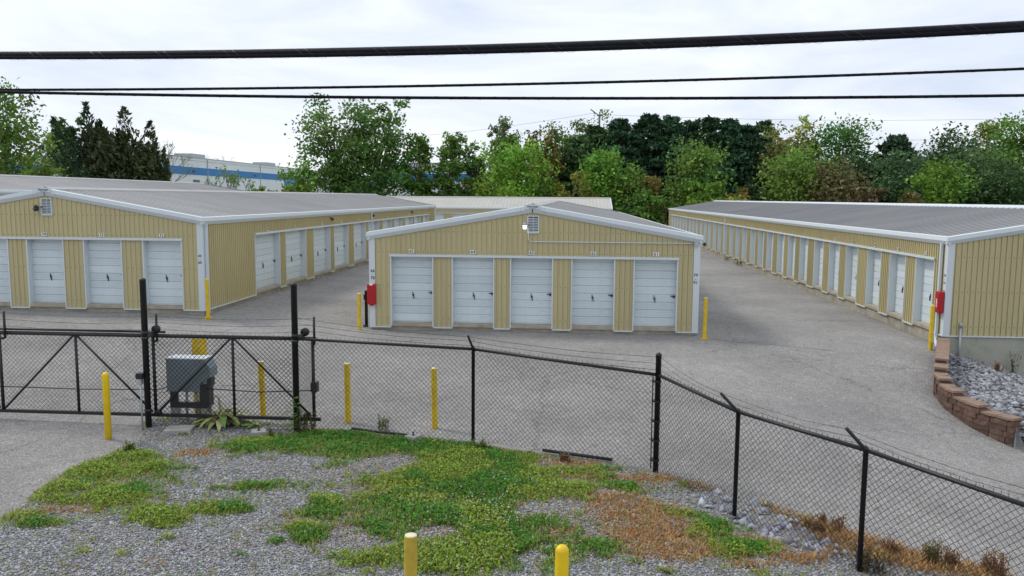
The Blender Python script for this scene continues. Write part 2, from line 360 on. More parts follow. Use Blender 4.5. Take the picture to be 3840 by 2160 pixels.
# ------------------------------------------------------------------ storage buildings
SP, RIB = .155, .03
def rib_stations(a0, a1, sp=SP, rib=RIB, w=(.007, .014, .016, .040, .046), gr=.014):
    st = [(a0, 0.0)]; k = math.floor(a0 / sp) - 1
    def prof(a):
        t = a - math.floor(a / sp) * sp
        return float(np.interp(t, [0, *w], [0, -gr, -gr, rib, rib, 0]))
    pts = {round(a0, 5), round(a1, 5)}
    while k * sp < a1:
        for q in (0, *w):
            a = k * sp + q
            if a0 < a < a1: pts.add(round(a, 5))
        k += 1
    return [(a, prof(a + 1e-7)) for a in sorted(pts)]
class Bld:
    def __init__(s, name, label, O, U, V, hw, ln, zt, rise=.85, roof=None, group='storage buildings'):
        s.O = np.array(O, float); s.U = np.array(U, float); s.V = np.array(V, float); s.hw = hw; s.ln = ln; s.zt = zt
        s.root = thing(name, (O[0], O[1], zt - .2), label, 'building', group)
        s.ze = zt + 2.87; s.zr = zt + 2.87 + rise; s.roofm = roof or m_roof; s.head = zt + 2.22; s.slats = {}
    def p(s, u, v, z): q = s.O + s.U * u + s.V * v; return (q[0], q[1], z)
    # wall frame: side 'front','left','right','back' -> position along a, outwards b
    def w(s, side, a, b, z):
        if side == 'front': return s.p(a, -b, z)
        if side == 'back': return s.p(a, s.ln + b, z)
        if side == 'right': return s.p(s.hw + b, a, z)
        return s.p(-s.hw - b, a, z)
    def top(s, side, a):
        if side in ('front', 'back'): return s.zr - .10 - (s.zr - s.ze) * abs(a) / s.hw
        return s.ze - .07
    def wbox(s, mb, side, a0, a1, b0, b1, z0, z1):
        i = len(mb.v)
        for z in (z0, z1):
            for (a, b) in ((a0, b0), (a1, b0), (a1, b1), (a0, b1)): mb.v.append(s.w(side, a, b, z))
        for q in ((0, 3, 2, 1), (4, 5, 6, 7), (0, 1, 5, 4), (1, 2, 6, 5), (2, 3, 7, 6), (3, 0, 4, 7)): mb.f.append(tuple(i + k for k in q))
    def panel(s, side, a0, a1, z0, z1=None):
        st = rib_stations(a0, a1)
        if side in ('front', 'back') and a0 < 0 < a1 and z1 is None: st = sorted(set(st + [(0.0, 0.0)]))
        mb = MB()
        for a, b in st:
            zt = s.top(side, a) if z1 is None else z1
            mb.v += [s.w(side, a, b, z0), s.w(side, a, b, zt)]
        for k in range(len(st) - 1): mb.f.append((2 * k, 2 * k + 2, 2 * k + 3, 2 * k + 1))
        return mb.build('wall_panel', m_tan, s.root)
    def base_trim(s, side, a0, a1):
        mb = MB(); s.wbox(mb, side, a0 - .01, a1 + .01, -.02, .045, s.zt - .035, s.zt + .0); mb.build('base_trim', m_trim, s.root)
    def slat_mesh(s, side, w):
        key = (side, round(w, 3))
        if key in s.slats: return s.slats[key]
        h = .262; pr = [(0, -.012), (.014, .016), (.07, .016), (.078, .010), (.086, .016), (.165, .016), (.173, .010), (.181, .016), (h - .014, .016), (h, -.012)]
        o0 = np.array(s.w(side, 0, 0, 0)); v = []
        for z, b in pr:
            v.append(np.array(s.w(side, 0, b, z)) - o0); v.append(np.array(s.w(side, w, b, z)) - o0)
        me = bpy.data.meshes.new('door_slat'); me.from_pydata([tuple(q) for q in v], [], [(2 * k, 2 * k + 1, 2 * k + 3, 2 * k + 2) for k in range(len(pr) - 1)])
        me.materials.append(m_door); me.update(); s.slats[key] = me; return me
    def opening(s, side, a0, a1, detail=2, num=None, rec=.22, latch=1, nshift=0.0):
        zt = s.zt; zs = zt + .115; zh = s.head; jw = .035
        # white frame: face trims, reveals and soffit
        mb = MB()
        s.wbox(mb, side, a0 - .002, a0 + jw, -rec, .034, zt + .002, zh); s.wbox(mb, side, a1 - jw, a1 + .002, -rec, .034, zt + .002, zh)
        s.wbox(mb, side, a0 + jw, a1 - jw, -rec, -.03, zh - .07, zh - .003)
        mb.build('door_frame', m_trim, s.root)
        mb = MB(); s.wbox(mb, side, a0 + jw, a1 - jw, -rec - .25, .03 + .012 * random.random(), zs - .10, zs); mb.build('sill', m_sill, s.root)
        w = a1 - a0 - 2 * jw; hgt = zh - .07 - zs
        mb = MB(); s.wbox(mb, side, a0 + jw, a1 - jw, -rec - .03, -rec - .006, zs + .004, zh - .07)
        s.wbox(mb, side, a0 + jw + .01, a1 - jw - .01, -rec - .006, -rec + .02, zs + .006, zs + .035)
        if detail < 2:
            for k in range(1, 9):
                z = zs + k * .262
                if z < zh - .1: s.wbox(mb, side, a0 + jw, a1 - jw, -rec - .006, -rec + .012, z - .245, z - .012)
        d = mb.build('door', m_door, s.root)
        if detail >= 2:
            me = s.slat_mesh(side, w - .004); k = 0
            while zs + .03 + k * .262 < zh - .1:
                loc = np.array(s.w(side, a0 + jw + .002, -rec + .003, zs + .03 + k * .2375)) - np.array(ORG[s.root.name])
                link_copy('door_slat', me, d, tuple(loc), scale=(1, 1, .2375 / .262)); k += 1
                if k > 7: break
        if detail >= 1:
            c = (a0 + a1) / 2; mb = MB(); zh2 = zs + .82
            s.wbox(mb, side, c - .022, c - .006, -rec + .01, -rec + .045, zh2 - .01, zh2 + .13); s.wbox(mb, side, c + .01, c + .03, -rec + .01, -rec + .05, zh2 - .09, zh2 + .06)
            s.wbox(mb, side, c - .006, c + .012, -rec + .03, -rec + .045, zh2 + .03, zh2 + .06)
            mb.build('pull_handle', m_dark, d)
            mb = MB(); e = a1 - jw if latch > 0 else a0 + jw; g = 1 if latch > 0 else -1
            s.wbox(mb, side, *sorted((e - g * .15, e - g * .005)), -rec + .01, -rec + .04, zh2 + .1, zh2 + .125); s.wbox(mb, side, *sorted((e - g * .075, e - g * .015)), -rec + .012, -rec + .055, zh2 + .065, zh2 + .135)
            mb.build('slide_latch', m_dark, d)
        if num:
            c = (a0 + a1) / 2 + nshift; mb = MB(); s.wbox(mb, side, c - .085, c + .085, .026, .036, zh + .045, zh + .165); pl = mb.build('number_plate', m_plate, s.root)
            s.letter(num, side, c, .038, zh + .104, .135, pl)
    def letter(s, txt, side, a, b, z, size, parent, m=None, italic=False):
        me = text_mesh(txt, size, m or m_ink, italic)
        rz = {'front': math.atan2(s.U[1], s.U[0]), 'right': math.atan2(s.V[1], s.V[0]), 'left': math.atan2(-s.V[1], -s.V[0]), 'back': math.atan2(-s.U[1], -s.U[0])}[side]
        link_copy('lettering', me, parent, tuple(np.array(s.w(side, a, b, z)) - np.array(ORG[s.root.name])), rot=(PI / 2, 0, rz))
    def wall(s, side, openings, a0, a1, detail=lambda k: 2, nums=None, latch=1, rec=.22, shifts=None):
        if not openings:
            s.panel(side, a0, a1, s.zt); s.base_trim(side, a0, a1); return
        ops = sorted(openings); s.panel(side, a0, a1, s.head) if False else None
        first, last = ops[0][0], ops[-1][1]
        s.panel(side, a0, first, s.zt); s.base_trim(side, a0, first)
        s.panel(side, first, last, s.head + .002)
        s.panel(side, last, a1, s.zt); s.base_trim(side, last, a1)
        for k in range(len(ops) - 1):
            s.panel(side, ops[k][1], ops[k + 1][0], s.zt, s.head - .004); s.base_trim(side, ops[k][1], ops[k + 1][0])
        mb = MB(); s.wbox(mb, side, first - .02, last + .02, -.01, .075, s.head - .022, s.head + .012); s.wbox(mb, side, first - .02, last + .02, .06, .075, s.head - .06, s.head - .022); mb.build('drip_strip', m_trim, s.root)
        for k, (x, y) in enumerate(ops):
            s.opening(side, x, y, detail(k), nums[k] if nums and k < len(nums) else None, rec, latch, shifts[k] if shifts else 0)
    def corner(s, u, v, w=.15):
        """L shaped corner flashing at a corner of the plan"""
        su = 1 if u > 0 else -1; sv = -1 if v == 0 else 1; zt = s.ze - .08; mb = MB(); t = .036
        def q(u0, u1, v0, v1):
            i = len(mb.v)
            for z in (s.zt - .03, zt):
                for (a, b) in ((u0, v0), (u1, v0), (u1, v1), (u0, v1)): mb.v.append(s.p(a, b, z))
            for f in ((0, 3, 2, 1), (4, 5, 6, 7), (0, 1, 5, 4), (1, 2, 6, 5), (2, 3, 7, 6), (3, 0, 4, 7)): mb.f.append(tuple(i + k for k in f))
        us = sorted((s.hw * su - su * w, s.hw * su + su * t)); vs = sorted((v, v + sv * t)); q(*us, *vs)
        us = sorted((s.hw * su + su * .001, s.hw * su + su * (t - .002))); vs = sorted((v + .001 * sv, v - sv * w)); q(*us, *vs)
        return mb.build('corner_trim', m_trim, s.root)
    def fascia(s, pts_uvz, ou, ov, name):
        """extrude the boxed fascia profile along a line; (ou, ov) is outward in plan"""
        pr = [(-.0, -.035), (.05, -.035), (.115, .075), (.095, .19), (-.05, .205)]
        mb = MB()
        for (u, v, z) in pts_uvz:
            for b, h in pr: mb.v.append(s.p(u + ou * b, v + ov * b, z + h))
        n = len(pr)
        for k in range(len(pts_uvz) - 1):
            for j in range(n - 1): a = k * n + j; mb.f.append((a, a + 1, a + 1 + n, a + n))
        mb.f.append(tuple(range(n))); e = (len(pts_uvz) - 1) * n; mb.f.append(tuple(e + j for j in range(n)))
        return mb.build(name, m_trim, s.root)
    def shell(s):
        hw, ln = s.hw, s.ln
        mb = MB(); i = len(mb.v)
        for z in (s.zt - 2.2, s.zt + .11):
            for (u, v) in ((-hw + .03, .03), (hw - .03, .03), (hw - .03, ln - .03), (-hw + .03, ln - .03)): mb.v.append(s.p(u, v, z))
        for q in ((0, 3, 2, 1), (4, 5, 6, 7), (0, 1, 5, 4), (1, 2, 6, 5), (2, 3, 7, 6), (3, 0, 4, 7)): mb.f.append(tuple(i + k for k in q))
        s.found = mb.build('foundation', m_conc, s.root)
        for su in (-1, 1):
            st = rib_stations(-.06, ln + .06, .41, .024, (.001, .002, .012, .045, .055), 0); mb = MB(); ue = hw + .07
            sl = (s.zr - s.ze) / hw
            for v, dz in st: mb.v += [s.p(0, v, s.zr + dz), s.p(su * ue, v, s.ze - .07 * sl + dz)]
            for k in range(len(st) - 1): mb.f.append((2 * k, 2 * k + 2, 2 * k + 3, 2 * k + 1) if su < 0 else (2 * k, 2 * k + 1, 2 * k + 3, 2 * k + 2))
            mb.build('roof_slope', s.roofm, s.root)
        mb = MB()
        for v in (-.04, ln + .04):
            for u, dz in ((-.22, -.0), (-.2, .05), (0, .085), (.2, .05), (.22, -.0)): mb.v.append(s.p(u, v, s.zr + dz - abs(u) * .17))
        for j in range(4): mb.f.append((j, j + 1, j + 6, j + 5))
        s.ridge = mb.build('ridge_cap', m_trim if s.roofm is m_roof_dark else s.roofm, s.root)
        sl = (s.zr - s.ze) / hw
        for v, ov in ((0, -1), (ln, 1)):
            for su in (-1, 1):
                pts = [(su * .02, v, s.zr - .16), (su * (hw + .10), v, s.ze - .16 - .10 * sl)]
                s.fascia(pts, 0, ov, 'rake_fascia')
        for su in (-1, 1):
            s.fascia([(su * hw, -.09, s.ze - .172), (su * hw, ln + .09, s.ze - .172)], su, 0, 'eave_fascia')
        for u in (-hw, hw):
            for v in (0, ln): s.corner(u, v)
    def vent(s, lit):
        zt = s.zr - .28; w = .18; mb = MB()
        for a0, a1, z0, z1 in ((-w, -w + .03, zt - .53, zt), (w - .03, w, zt - .53, zt), (-w + .03, w - .03, zt - .03, zt), (-w + .03, w - .03, zt - .53, zt - .49)): s.wbox(mb, 'front', a0 + .02, a1 + .02, .0, .06, z0, z1)
        v = mb.build('gable_vent', m_white, s.root)
        mb = MB(); s.wbox(mb, 'front', -w + .05, w - .01, .0, .028, zt - .49, zt - .03); mb.build('vent_screen', m_glass, v)
        for k in range(9):
            z = zt - .07 - k * .049; mb = MB(); c = .02
            mb.poly([s.w('front', -w + .05, .034, z + .0), s.w('front', w - .01, .034, z + .0), s.w('front', w - .01, .056, z - .02), s.w('front', -w + .05, .056, z - .02)])
            mb.poly([s.w('front', -w + .05, .056, z - .02), s.w('front', w - .01, .056, z - .02), s.w('front', w - .01, .05, z - .026), s.w('front', -w + .05, .05, z - .026)])
            mb.build('louver', m_white, v)
        # lamp beside the vent
        c = np.array(s.w('front', -.22, .20, zt - .33)); mb = MB()
        mb.lathe(c + [0, 0, .03], [(.03, .0), (.06, .0), (.065, .04), (.045, .085), (.015, .1)], 12); mb.tube([c + [0, 0, .05], np.array(s.w('front', -.10, .05, zt - .26))], .016, 6)
        lm = mb.build('wall_lamp', m_galv if lit else m_dark, s.root, True)
        mb = MB(); mb.lathe(c, [(.04, -.07), (.06, -.045), (.07, .0), (.075, .032)], 14); mb.build('lamp_lens' if lit else 'lamp_shade', emit_mat('lit_lamp_lens', (1, .97, .9), 2.0) if lit else m_dark, lm, True)
        mb = MB(); mb.lathe(c, [(.094, -.012), (.104, -.01), (.104, .012), (.094, .015)], 14); mb.build('lamp_rim', m_dark, lm, True)
    def sign(s):
        mb = MB(); z0 = s.zr - .085; i = 0
        pts = [(-.25, z0), (.25, z0), (.25, z0 + .115), (0, z0 + .15), (-.25, z0 + .115)]
        mb.poly([s.w('front', a, .135, z) for a, z in pts])
        mb.poly([s.w('front', a, .10, z) for a, z in reversed(pts)])
        for k in range(5):
            (a, z), (b, y) = pts[k], pts[(k + 1) % 5]; mb.poly([s.w('front', a, .10, z), s.w('front', b, .10, y), s.w('front', b, .135, y), s.w('front', a, .135, z)])
        sg = mb.build('name_plate', m_white, s.root)
        s.letter('Shamangn', 'front', 0, .137, z0 + .078, .085, sg, italic=True)
        mb = MB(); s.wbox(mb, 'front', -.10, .09, .1352, .1372, z0 + .022, z0 + .032); mb.build('name_plate_line', m_ink, sg)
        for a in (-.36, .34):
            mb = MB(); sl = (s.zr - s.ze) / s.hw; mb.poly([s.w('front', a, .118, s.zr - .16 - abs(a) * sl + .01), s.w('front', a + .014, .118, s.zr - .16 - abs(a) * sl + .01), s.w('front', a + .014, .108, s.zr + .0 - abs(a) * sl), s.w('front', a, .108, s.zr - abs(a) * sl)])
            mb.build('fascia_seam', m_galv, s.root)
    def screws(s, ops):
        mb = MB(); st = []
        k = math.floor(-s.hw / SP)
        while k * SP < s.hw:
            a = k * SP + .09; k += 1
            if abs(a) > s.hw - .2: continue
            for z in (s.zt + .26, s.zt + 1.28, s.zt + 2.30, s.zt + 2.93):
                if z > s.top('front', a) - .12: continue
                if z < s.head and any(x - .03 < a < y + .03 for x, y in ops): continue
                s.wbox(mb, 'front', a - .009, a + .009, .0, .008, z - .009, z + .009)
        o = mb.build('panel_screws', m_dark, s.root); o['kind'] = 'stuff'
    def downspout(s, side, a, dz0=None):
        mb = MB(); s.wbox(mb, side, a - .04, a + .04, .045, .12, s.zt - .1, s.ze - .17); return mb.build('downspout', m_white, s.root)
    def conduit(s, pts, r=.02): mb = MB(); mb.tube([s.w(sd, a, b, z) for sd, a, b, z in pts], r, 6); return mb.build('conduit', m_trim, s.root, True)
X2, Y2 = (1, 0), (0, 1)
# --- the middle building (doors 61-65)
B = Bld('storage_building', 'tan gabled storage building in the middle with doors 61 to 65', (-1.165, 24.5), X2, Y2, 4.965, 43.0, .13)
B.shell()
b_ops = [(-5.51 + 1.165, -4.18 + 1.165), (-3.61 + 1.165, -2.31 + 1.165), (-1.83 + 1.165, -.53 + 1.165), (.02 + 1.165, 1.33 + 1.165), (1.88 + 1.165, 3.2 + 1.165)]
B.wall('front', b_ops, -B.hw, B.hw, nums=['65', '64', '63', '62', '61'])
for sd in ('left', 'right'): B.wall(sd, None, 0, B.ln)
B.wall('back', None, -B.hw, B.hw); B.vent(True); B.sign(); B.screws(b_ops)
B.conduit([('front', -.13, .05, B.zr - .60), ('front', -.12, .05, B.zr - .98), ('front', -.06, .05, B.zr - 1.06), ('front', 4.80, .05, B.zr - 1.06)], .018)
mb = MB(); B.wbox(mb, 'front', 4.80, 4.93, .04, .12, B.zr - 1.13, B.zr - 1.0); mb.build('junction_box', m_galv, B.root)
mb = MB(); c = np.array(B.p(5.12, -.02, B.ze - .22)); mb.lathe(c, [(.02, -.07), (.045, -.05), (.05, 0), (.03, .04)], 10); mb.build('eave_light', m_dark, B.root, True)
for a, t0, t1 in ((-4.89, '66', '78'), (4.885, '79', '91')):
    tr = [o for o in B.root.children if o.name.startswith('corner_trim')][0 if a < 0 else 2]
    for z, t in ((1.84, t0), (1.73, '-'), (1.62, t1)): B.letter(t, 'front', a, .039, z, .13, tr)
# --- the left building (doors 32-34 in front, 49-60 along the side)
A = Bld('storage_building', 'tan gabled storage building at left with doors 32 to 34', (-16.42, 24.5), X2, Y2, 4.99, 43.25, .53)
A.shell()
o = 16.42
a_ops = [(-20.95 + o, -19.62 + o), (-19.0 + o, -17.75 + o), (-17.15 + o, -15.92 + o), (-15.28 + o, -14.02 + o), (-13.35 + o, -12.07 + o)]
A.wall('front', a_ops, -A.hw, A.hw, nums=['36', '35', '34', '33', '32'])
side = []; y = 4.16
for k in range(11):
    side.append((y, y + 2.54)); y += 2.54 + (.63 if k % 2 == 0 else 1.0)
A.wall('right', side, 0, A.ln, detail=lambda k: 2 if k < 5 else 1, nums=[str(49 + k) for k in range(11)])
A.wall('left', None, 0, A.ln); A.wall('back', None, -A.hw, A.hw); A.vent(False); A.sign(); A.screws(a_ops)
A.downspout('right', .12); A.downspout('right', 21.3)
tr = [q for q in A.root.children if q.name.startswith('corner_trim')][2]
for z, t in ((2.22, '49'), (2.12, '-'), (2.02, '60')): A.letter(t, 'front', 4.915, .039, z, .12, tr)
for v in (13.5, 21.6, 33.0):
    mb = MB(); c = np.array(A.w('right', v, .12, A.ze - .36)); mb.lathe(c, [(.02, -.09), (.06, -.07), (.07, 0), (.03, .05)], 10); mb.tube([c, np.array(A.w('right', v, 0, A.ze - .30))], .03, 6); mb.build('side_lamp', m_dark, A.root, True)
# --- the right building
C = Bld('storage_building', 'long tan storage building at right on a raised concrete foundation', (10.97 + 5.0, 24.5), X2, Y2, 5.0, 68.4, .17, roof=m_roof_dark)
C.shell(); C.found.data.materials.clear(); C.found.data.materials.append(m_conc)
side = []; y = .80
for k in range(30):
    side.append((y, y + 1.35)); y += 1.35 + (.78 if k % 3 < 2 else 1.0)
side = [q for q in side if q[1] < 68]
C.wall('left', side, 0, C.ln, detail=lambda k: 2 if k < 9 else (1 if k < 14 else 0), nums=[str(151 - k) for k in range(30)], latch=-1)
C.wall('front', None, -C.hw, C.hw); C.wall('right', None, 0, C.ln); C.wall('back', None, -C.hw, C.hw); C.screws([])
C.downspout('left', .30); C.downspout('left', 34.4)
mb = MB(); P = lambda u, v, z: np.array(C.p(u, v, z))
mb.tube([P(-5.085, .30, .12), P(-5.09, .28, -.0), P(-5.16, .1, -.05), P(-5.2, -.02, -.1), P(-5.2, -.06, -.3)], .045, 8); mb.build('downspout_elbow', m_white, C.root, True)
tr = [q for q in C.root.children if q.name.startswith('corner_trim')][0]
for z, t in ((1.93, '124'), (1.82, '-'), (1.71, '151'), (1.45, '152'), (1.35, '-'), (1.25, '157')): C.letter(t, 'left', .075, .037, z, .10, tr)
mb = MB(); C.wbox(mb, 'front', -C.hw + .02, C.hw - .02, -.028, -.012, -1.9, C.zt - .035); fp = mb.build('parged_face', m_parge, C.root); tag(fp, 'grey green stained cement face of the foundation')
# --- the building further left, only its roof shows
E = Bld('storage_building', 'grey roofed storage building beyond the left one, only its roof showing', (-32.4, 24.5), X2, Y2, 5.0, 45.5, 1.40)
E.shell()
for sd in ('left', 'right'): E.wall(sd, None, 0, E.ln)
E.wall('front', None, -E.hw, E.hw); E.wall('back', None, -E.hw, E.hw)
# --- the low pale roof across the back of the yard
D = Bld('storage_building', 'pale roofed storage building standing crosswise behind the others', (4.5, 97.0), (0, 1), (-1, 0), 5.0, 46.0, .1, rise=1.15, roof=m_roof_pale)
D.shell(); D.wall('left', [(x, x + 2.4) for x in np.arange(2.0, 43, 3.4)], 0, D.ln, detail=lambda k: 0)
for sd in ('right',): D.wall(sd, None, 0, D.ln)
D.wall('front', None, -D.hw, D.hw); D.wall('back', None, -D.hw, D.hw)
# ------------------------------------------------------------------ gate, fence and what stands by them
def V3(*a): return np.array(a, float)
def wire_mesh(mb, P, Q, h, p=.084, r=.0031, z0=.03, knuckles=True):
    """chain link between two feet P, Q: diagonal wires in two directions, cut at top and bottom"""
    P = np.asarray(P, float); Q = np.asarray(Q, float); L = np.linalg.norm((Q - P)[:2]); H = h - z0
    def pt(s, v, j=0): q = P + (Q - P) * (s / L); d = (Q - P) / L; nrm = np.array([-d[1], d[0], 0]); return q + np.array([0, 0, z0 + v]) + nrm * j
    def line(s0, v0, s1, v1):
        n = max(1, int(abs(v1 - v0) / .5)); pts = []
        for k in range(n + 1):
            t = k / n; pts.append(pt(s0 + (s1 - s0) * t + random.uniform(-.003, .003), v0 + (v1 - v0) * t, random.uniform(-.004, .004)))
        mb.tube(pts, r, 3, False)
    k = -int(H / p) - 1
    while k * p < L + H:
        s = k * p
        for sg in (1, -1):
            a0, v0, a1, v1 = (s, 0, s + H, H) if sg > 0 else (s + H, 0, s, H)
            # clip on s in [0, L]
            lo, hi = 0.0, 1.0; da = a1 - a0
            t0, t1 = sorted(((0 - a0) / da, (L - a0) / da)); lo, hi = max(lo, t0), min(hi, t1)
            if hi - lo > .02: line(a0 + da * lo, v0 + (v1 - v0) * lo, a0 + da * hi, v0 + (v1 - v0) * hi)
        k += 1
    if knuckles:
        n = int(L / p)
        for k in range(n):
            s = k * p + random.uniform(0, .01); mb.tube([pt(s, H - .02), pt(s + random.uniform(-.012, .012), H + .055)], r * 1.1, 3, False)
def barb(pts, root, name='barbed_wire', r=.0032):
    mb = MB(); full = []
    for i in range(len(pts) - 1):
        a, b = np.asarray(pts[i], float), np.asarray(pts[i + 1], float); L = np.linalg.norm(b - a); n = max(2, int(L / .6))
        for k in range(n): full.append(a + (b - a) * k / n - np.array([0, 0, .045 * math.sin(PI * k / n)]) + RNG.normal(0, .003, 3))
    full.append(np.asarray(pts[-1], float)); mb.tube(full, r, 4)
    for i in range(len(full) - 1):
        a, b = full[i], full[i + 1]; L = np.linalg.norm(b - a); n = max(1, int(L / .125))
        for k in range(n):
            q = a + (b - a) * (k + .5) / n; d = RNG.normal(0, 1, 3); d /= np.linalg.norm(d); mb.tube([q - d * .016, q + d * .016], .0018, 3, False)
    return mb.build(name, m_black, root)
YP = 13.85                                               # gate post line
p1 = V3(at_y(367, 900, YP)[0], YP, 0); p2 = V3(at_y(743, 900, YP)[0], YP, 0)
for p in (p1, p2): p[2] = gnd(p[0], p[1])
def gate_post(p, label, ztop):
    g = thing('gate_post', p, label, 'post', 'posts of the sliding gate'); z = p[2]
    MB().lathe(p, [(.055, -.5), (.055, ztop - z - .02), (.058, ztop - z - .018), (.058, ztop - z), (.04, ztop - z + .02), (.005, ztop - z + .028)], 18).build('post_tube', m_black, g, True)
    for zz, nm in ((1.66, 'clamp_band'), (1.56, 'clamp_band'), (.24, 'clamp_band')): MB().lathe((p[0], p[1], zz), [(.058, -.02), (.064, -.018), (.064, .018), (.058, .02)], 18).build(nm, m_dark, g, True)
    MB().box(p[0] + .05, p[0] + .13, p[1] - .02, p[1] + .14, 1.58, 1.67).build('roller_bracket', m_dark, g)
    c = V3(p[0] + .14, p[1] + .13, 1.70); mb = MB()
    mb.tube([c + [0, -.045, 0], c + [0, -.03, 0], c + [0, .03, 0], c + [0, .045, 0]], [.055, .075, .075, .055], 18); mb.build('guide_roller', m_black, g, True)
    c = V3(p[0] + .13, p[1] + .13, .16); mb = MB(); mb.tube([c + [0, -.04, 0], c + [0, .04, 0]], .05, 14); mb.build('lower_roller', m_black, g, True)
    return g
g1 = gate_post(p1, 'tall black gate post with a small box and conduit on its side', at_y(361, 703, YP)[2]); g2 = gate_post(p2, 'tall black gate post with a green vine climbing its foot', at_y(739, 715, YP)[2])
# small switch box and conduit on the first post
q = at_y(352, 948, YP - .08); MB().box(q[0] - .05, q[0] + .07, YP - .14, YP - .02, q[2] - .03, q[2] + .07).build('switch_box', m_black, g1)
MB().box(q[0] - .02, q[0] + .045, YP - .13, YP - .05, q[2] - .13, q[2] - .032).build('switch_box', m_galv, g1)
MB().tube([V3(q[0] + .015, YP - .09, q[2] - .12), V3(q[0] + .02, YP - .10, .4), V3(q[0] + .03, YP - .12, gnd(q[0], YP) - .05)], .016, 8).build('conduit', m_galv, g1, True)
# --- sliding gate just behind the posts
YG = YP + .15
gx_ = [at_y(x, 930, YG)[0] for x in (-190, 3, 194, 388, 587, 788)]
zb, zt = .11, 1.575
gate = thing('sliding_gate', (gx_[2], YG, zb), 'black chain link sliding gate with diagonal braces and barbed wire', 'gate')
MB().tube([(gx_[0], YG, zt), (gx_[-1] + .06, YG, zt)], .036, 10).build('top_rail', m_black, gate, True)
MB().box(gx_[0], gx_[-1] + .12, YG - .03, YG + .03, zb - .025, zb + .03).build('bottom_rail', m_black, gate)
MB().tube([(gx_[0], YG, zt + .07), (p1[0] + .3, YG, zt + .07)], .022, 8).build('track_rail', m_black, gate, True)
for k, x in enumerate(gx_): MB().tube([(x, YG, zb), (x, YG, zt)], .03 if k % 2 else .026, 10).build('upright', m_black, gate, True)
for a, b in ((0, 1), (2, 1), (2, 3), (4, 3), (4, 5)):
    pass
for top, bot in ((2, 1), (2, 3), (4, 3), (4, 5), (0, 1)):
    s = 1 if gx_[bot] > gx_[top] else -1
    MB().tube([(gx_[top] + s * .04, YG - .012, zt - .03), (gx_[bot] - s * .05, YG - .012, zb + .06)], .021, 8).build('brace', m_black, gate, True)
mb = MB(); wire_mesh(mb, (gx_[0], YG + .02, zb), (gx_[-1], YG + .02, zb), zt - zb, z0=.02, knuckles=False); o = mb.build('wire_mesh', m_black, gate); o['kind'] = 'stuff'
arms = []
for k, px in ((1, 13), (3, 395), (5, 791)):
    x = at_y(px, 800, YG)[0]; arms.append(x)
    mb = MB(); mb.tube([(x, YG - .03, zt - .10), (x, YG - .03, zt + .40)], .022, 8); mb.box(x - .03, gx_[k] + .02, YG - .05, YG - .01, zt - .12, zt - .08) if x > gx_[k] else mb.box(gx_[k], x + .03, YG - .05, YG - .01, zt - .12, zt - .08)
    mb.build('barb_arm', m_black, gate, True)
for h in (.37, .25, .13): barb([(gx_[0], YG - .03, zt + h + .05)] + [(x, YG - .03, zt + h) for x in arms], gate)
mb = MB(); mb.box(gx_[-1] - .03, gx_[-1] + .08, YG - .08, YG + .06, .62, .80); mb.build('latch_box', m_black, gate)
# --- fence from the first post to the corner and on to the right
feet_px = [(1190, 1117), (1649, 1187), (1847, 1305)]
feet = [on_ground(*q) for q in feet_px]
z4 = -.26; d4 = ray(2160, 1455.6); P4 = V3(0, 0, CAMZ) + d4 * ((z4 - CAMZ) / d4[2]); feet.append(P4)
dirR = (feet[3] - feet[2]); dirR = dirR / np.linalg.norm(dirR); feet.append(feet[3] + dirR * np.linalg.norm(feet[3] - feet[2]) * 1.05); feet.append(feet[4] + dirR * 2.4)
for f in feet[4:]: f[2] = -.3
top_px = [(1188, 878), (1654, 943), (1849, 1036), (2176, 1132)]
hts = [at_y(x, y, f[1])[2] - f[2] for (x, y), f in zip(top_px, feet)] + [1.5, 1.5]
start = V3(p1[0], YP, gnd(p1[0], YP)); mid = V3(p2[0], YP, gnd(p2[0], YP))
fence = thing('chain_link_fence', feet[1], 'black chain link fence with barbed wire running from gate to right foreground', 'fence')
seq = [start, mid] + feet; hs = [1.6 - start[2], 1.6 - mid[2]] + hts
print('FENCE', [(np.round(f, 2).tolist(), round(float(h), 2)) for f, h in zip(seq, hs)])
out_dir = []
for i in range(len(seq) - 1):
    a, b = seq[i], seq[i + 1]; ha, hb = hs[i], hs[i + 1]
    if i > 0:
        MB().tube([a + [0, 0, ha], b + [0, 0, hb]], .026, 10).build('top_rail', m_black, fence, True)
    mb = MB(); hh = (ha + hb) / 2; aa = a + [0, 0, ha - hh]; bb = b + [0, 0, hb - hh]
    wire_mesh(mb, aa + [0, .03, 0], bb + [0, .03, 0], hh, z0=.02, knuckles=True); o = mb.build('wire_mesh', m_black, fence); o['kind'] = 'stuff'
for i, (f, h) in enumerate(zip(feet, hts)):
    r = .044 if i == 1 else .03
    ext = .30 if i == 1 else 0
    MB().lathe(f, [(r, -.4), (r, h + ext), (r * 1.12, h + ext), (r * 1.12, h + ext + .02), (r * .5, h + ext + .05)], 14).build('post', m_black, fence, True)
    if i == 1:
        MB().box(f[0] - .085, f[0] - .07, f[1] - .01, f[1] + .02, f[2] + .05, f[2] + h).build('tension_bar', m_black, fence)
        for k in range(5): z = f[2] + .2 + k * (h - .3) / 4; MB().box(f[0] - .09, f[0] + .05, f[1] - .052, f[1] + .052, z - .012, z + .012).build('tension_band', m_black, fence)
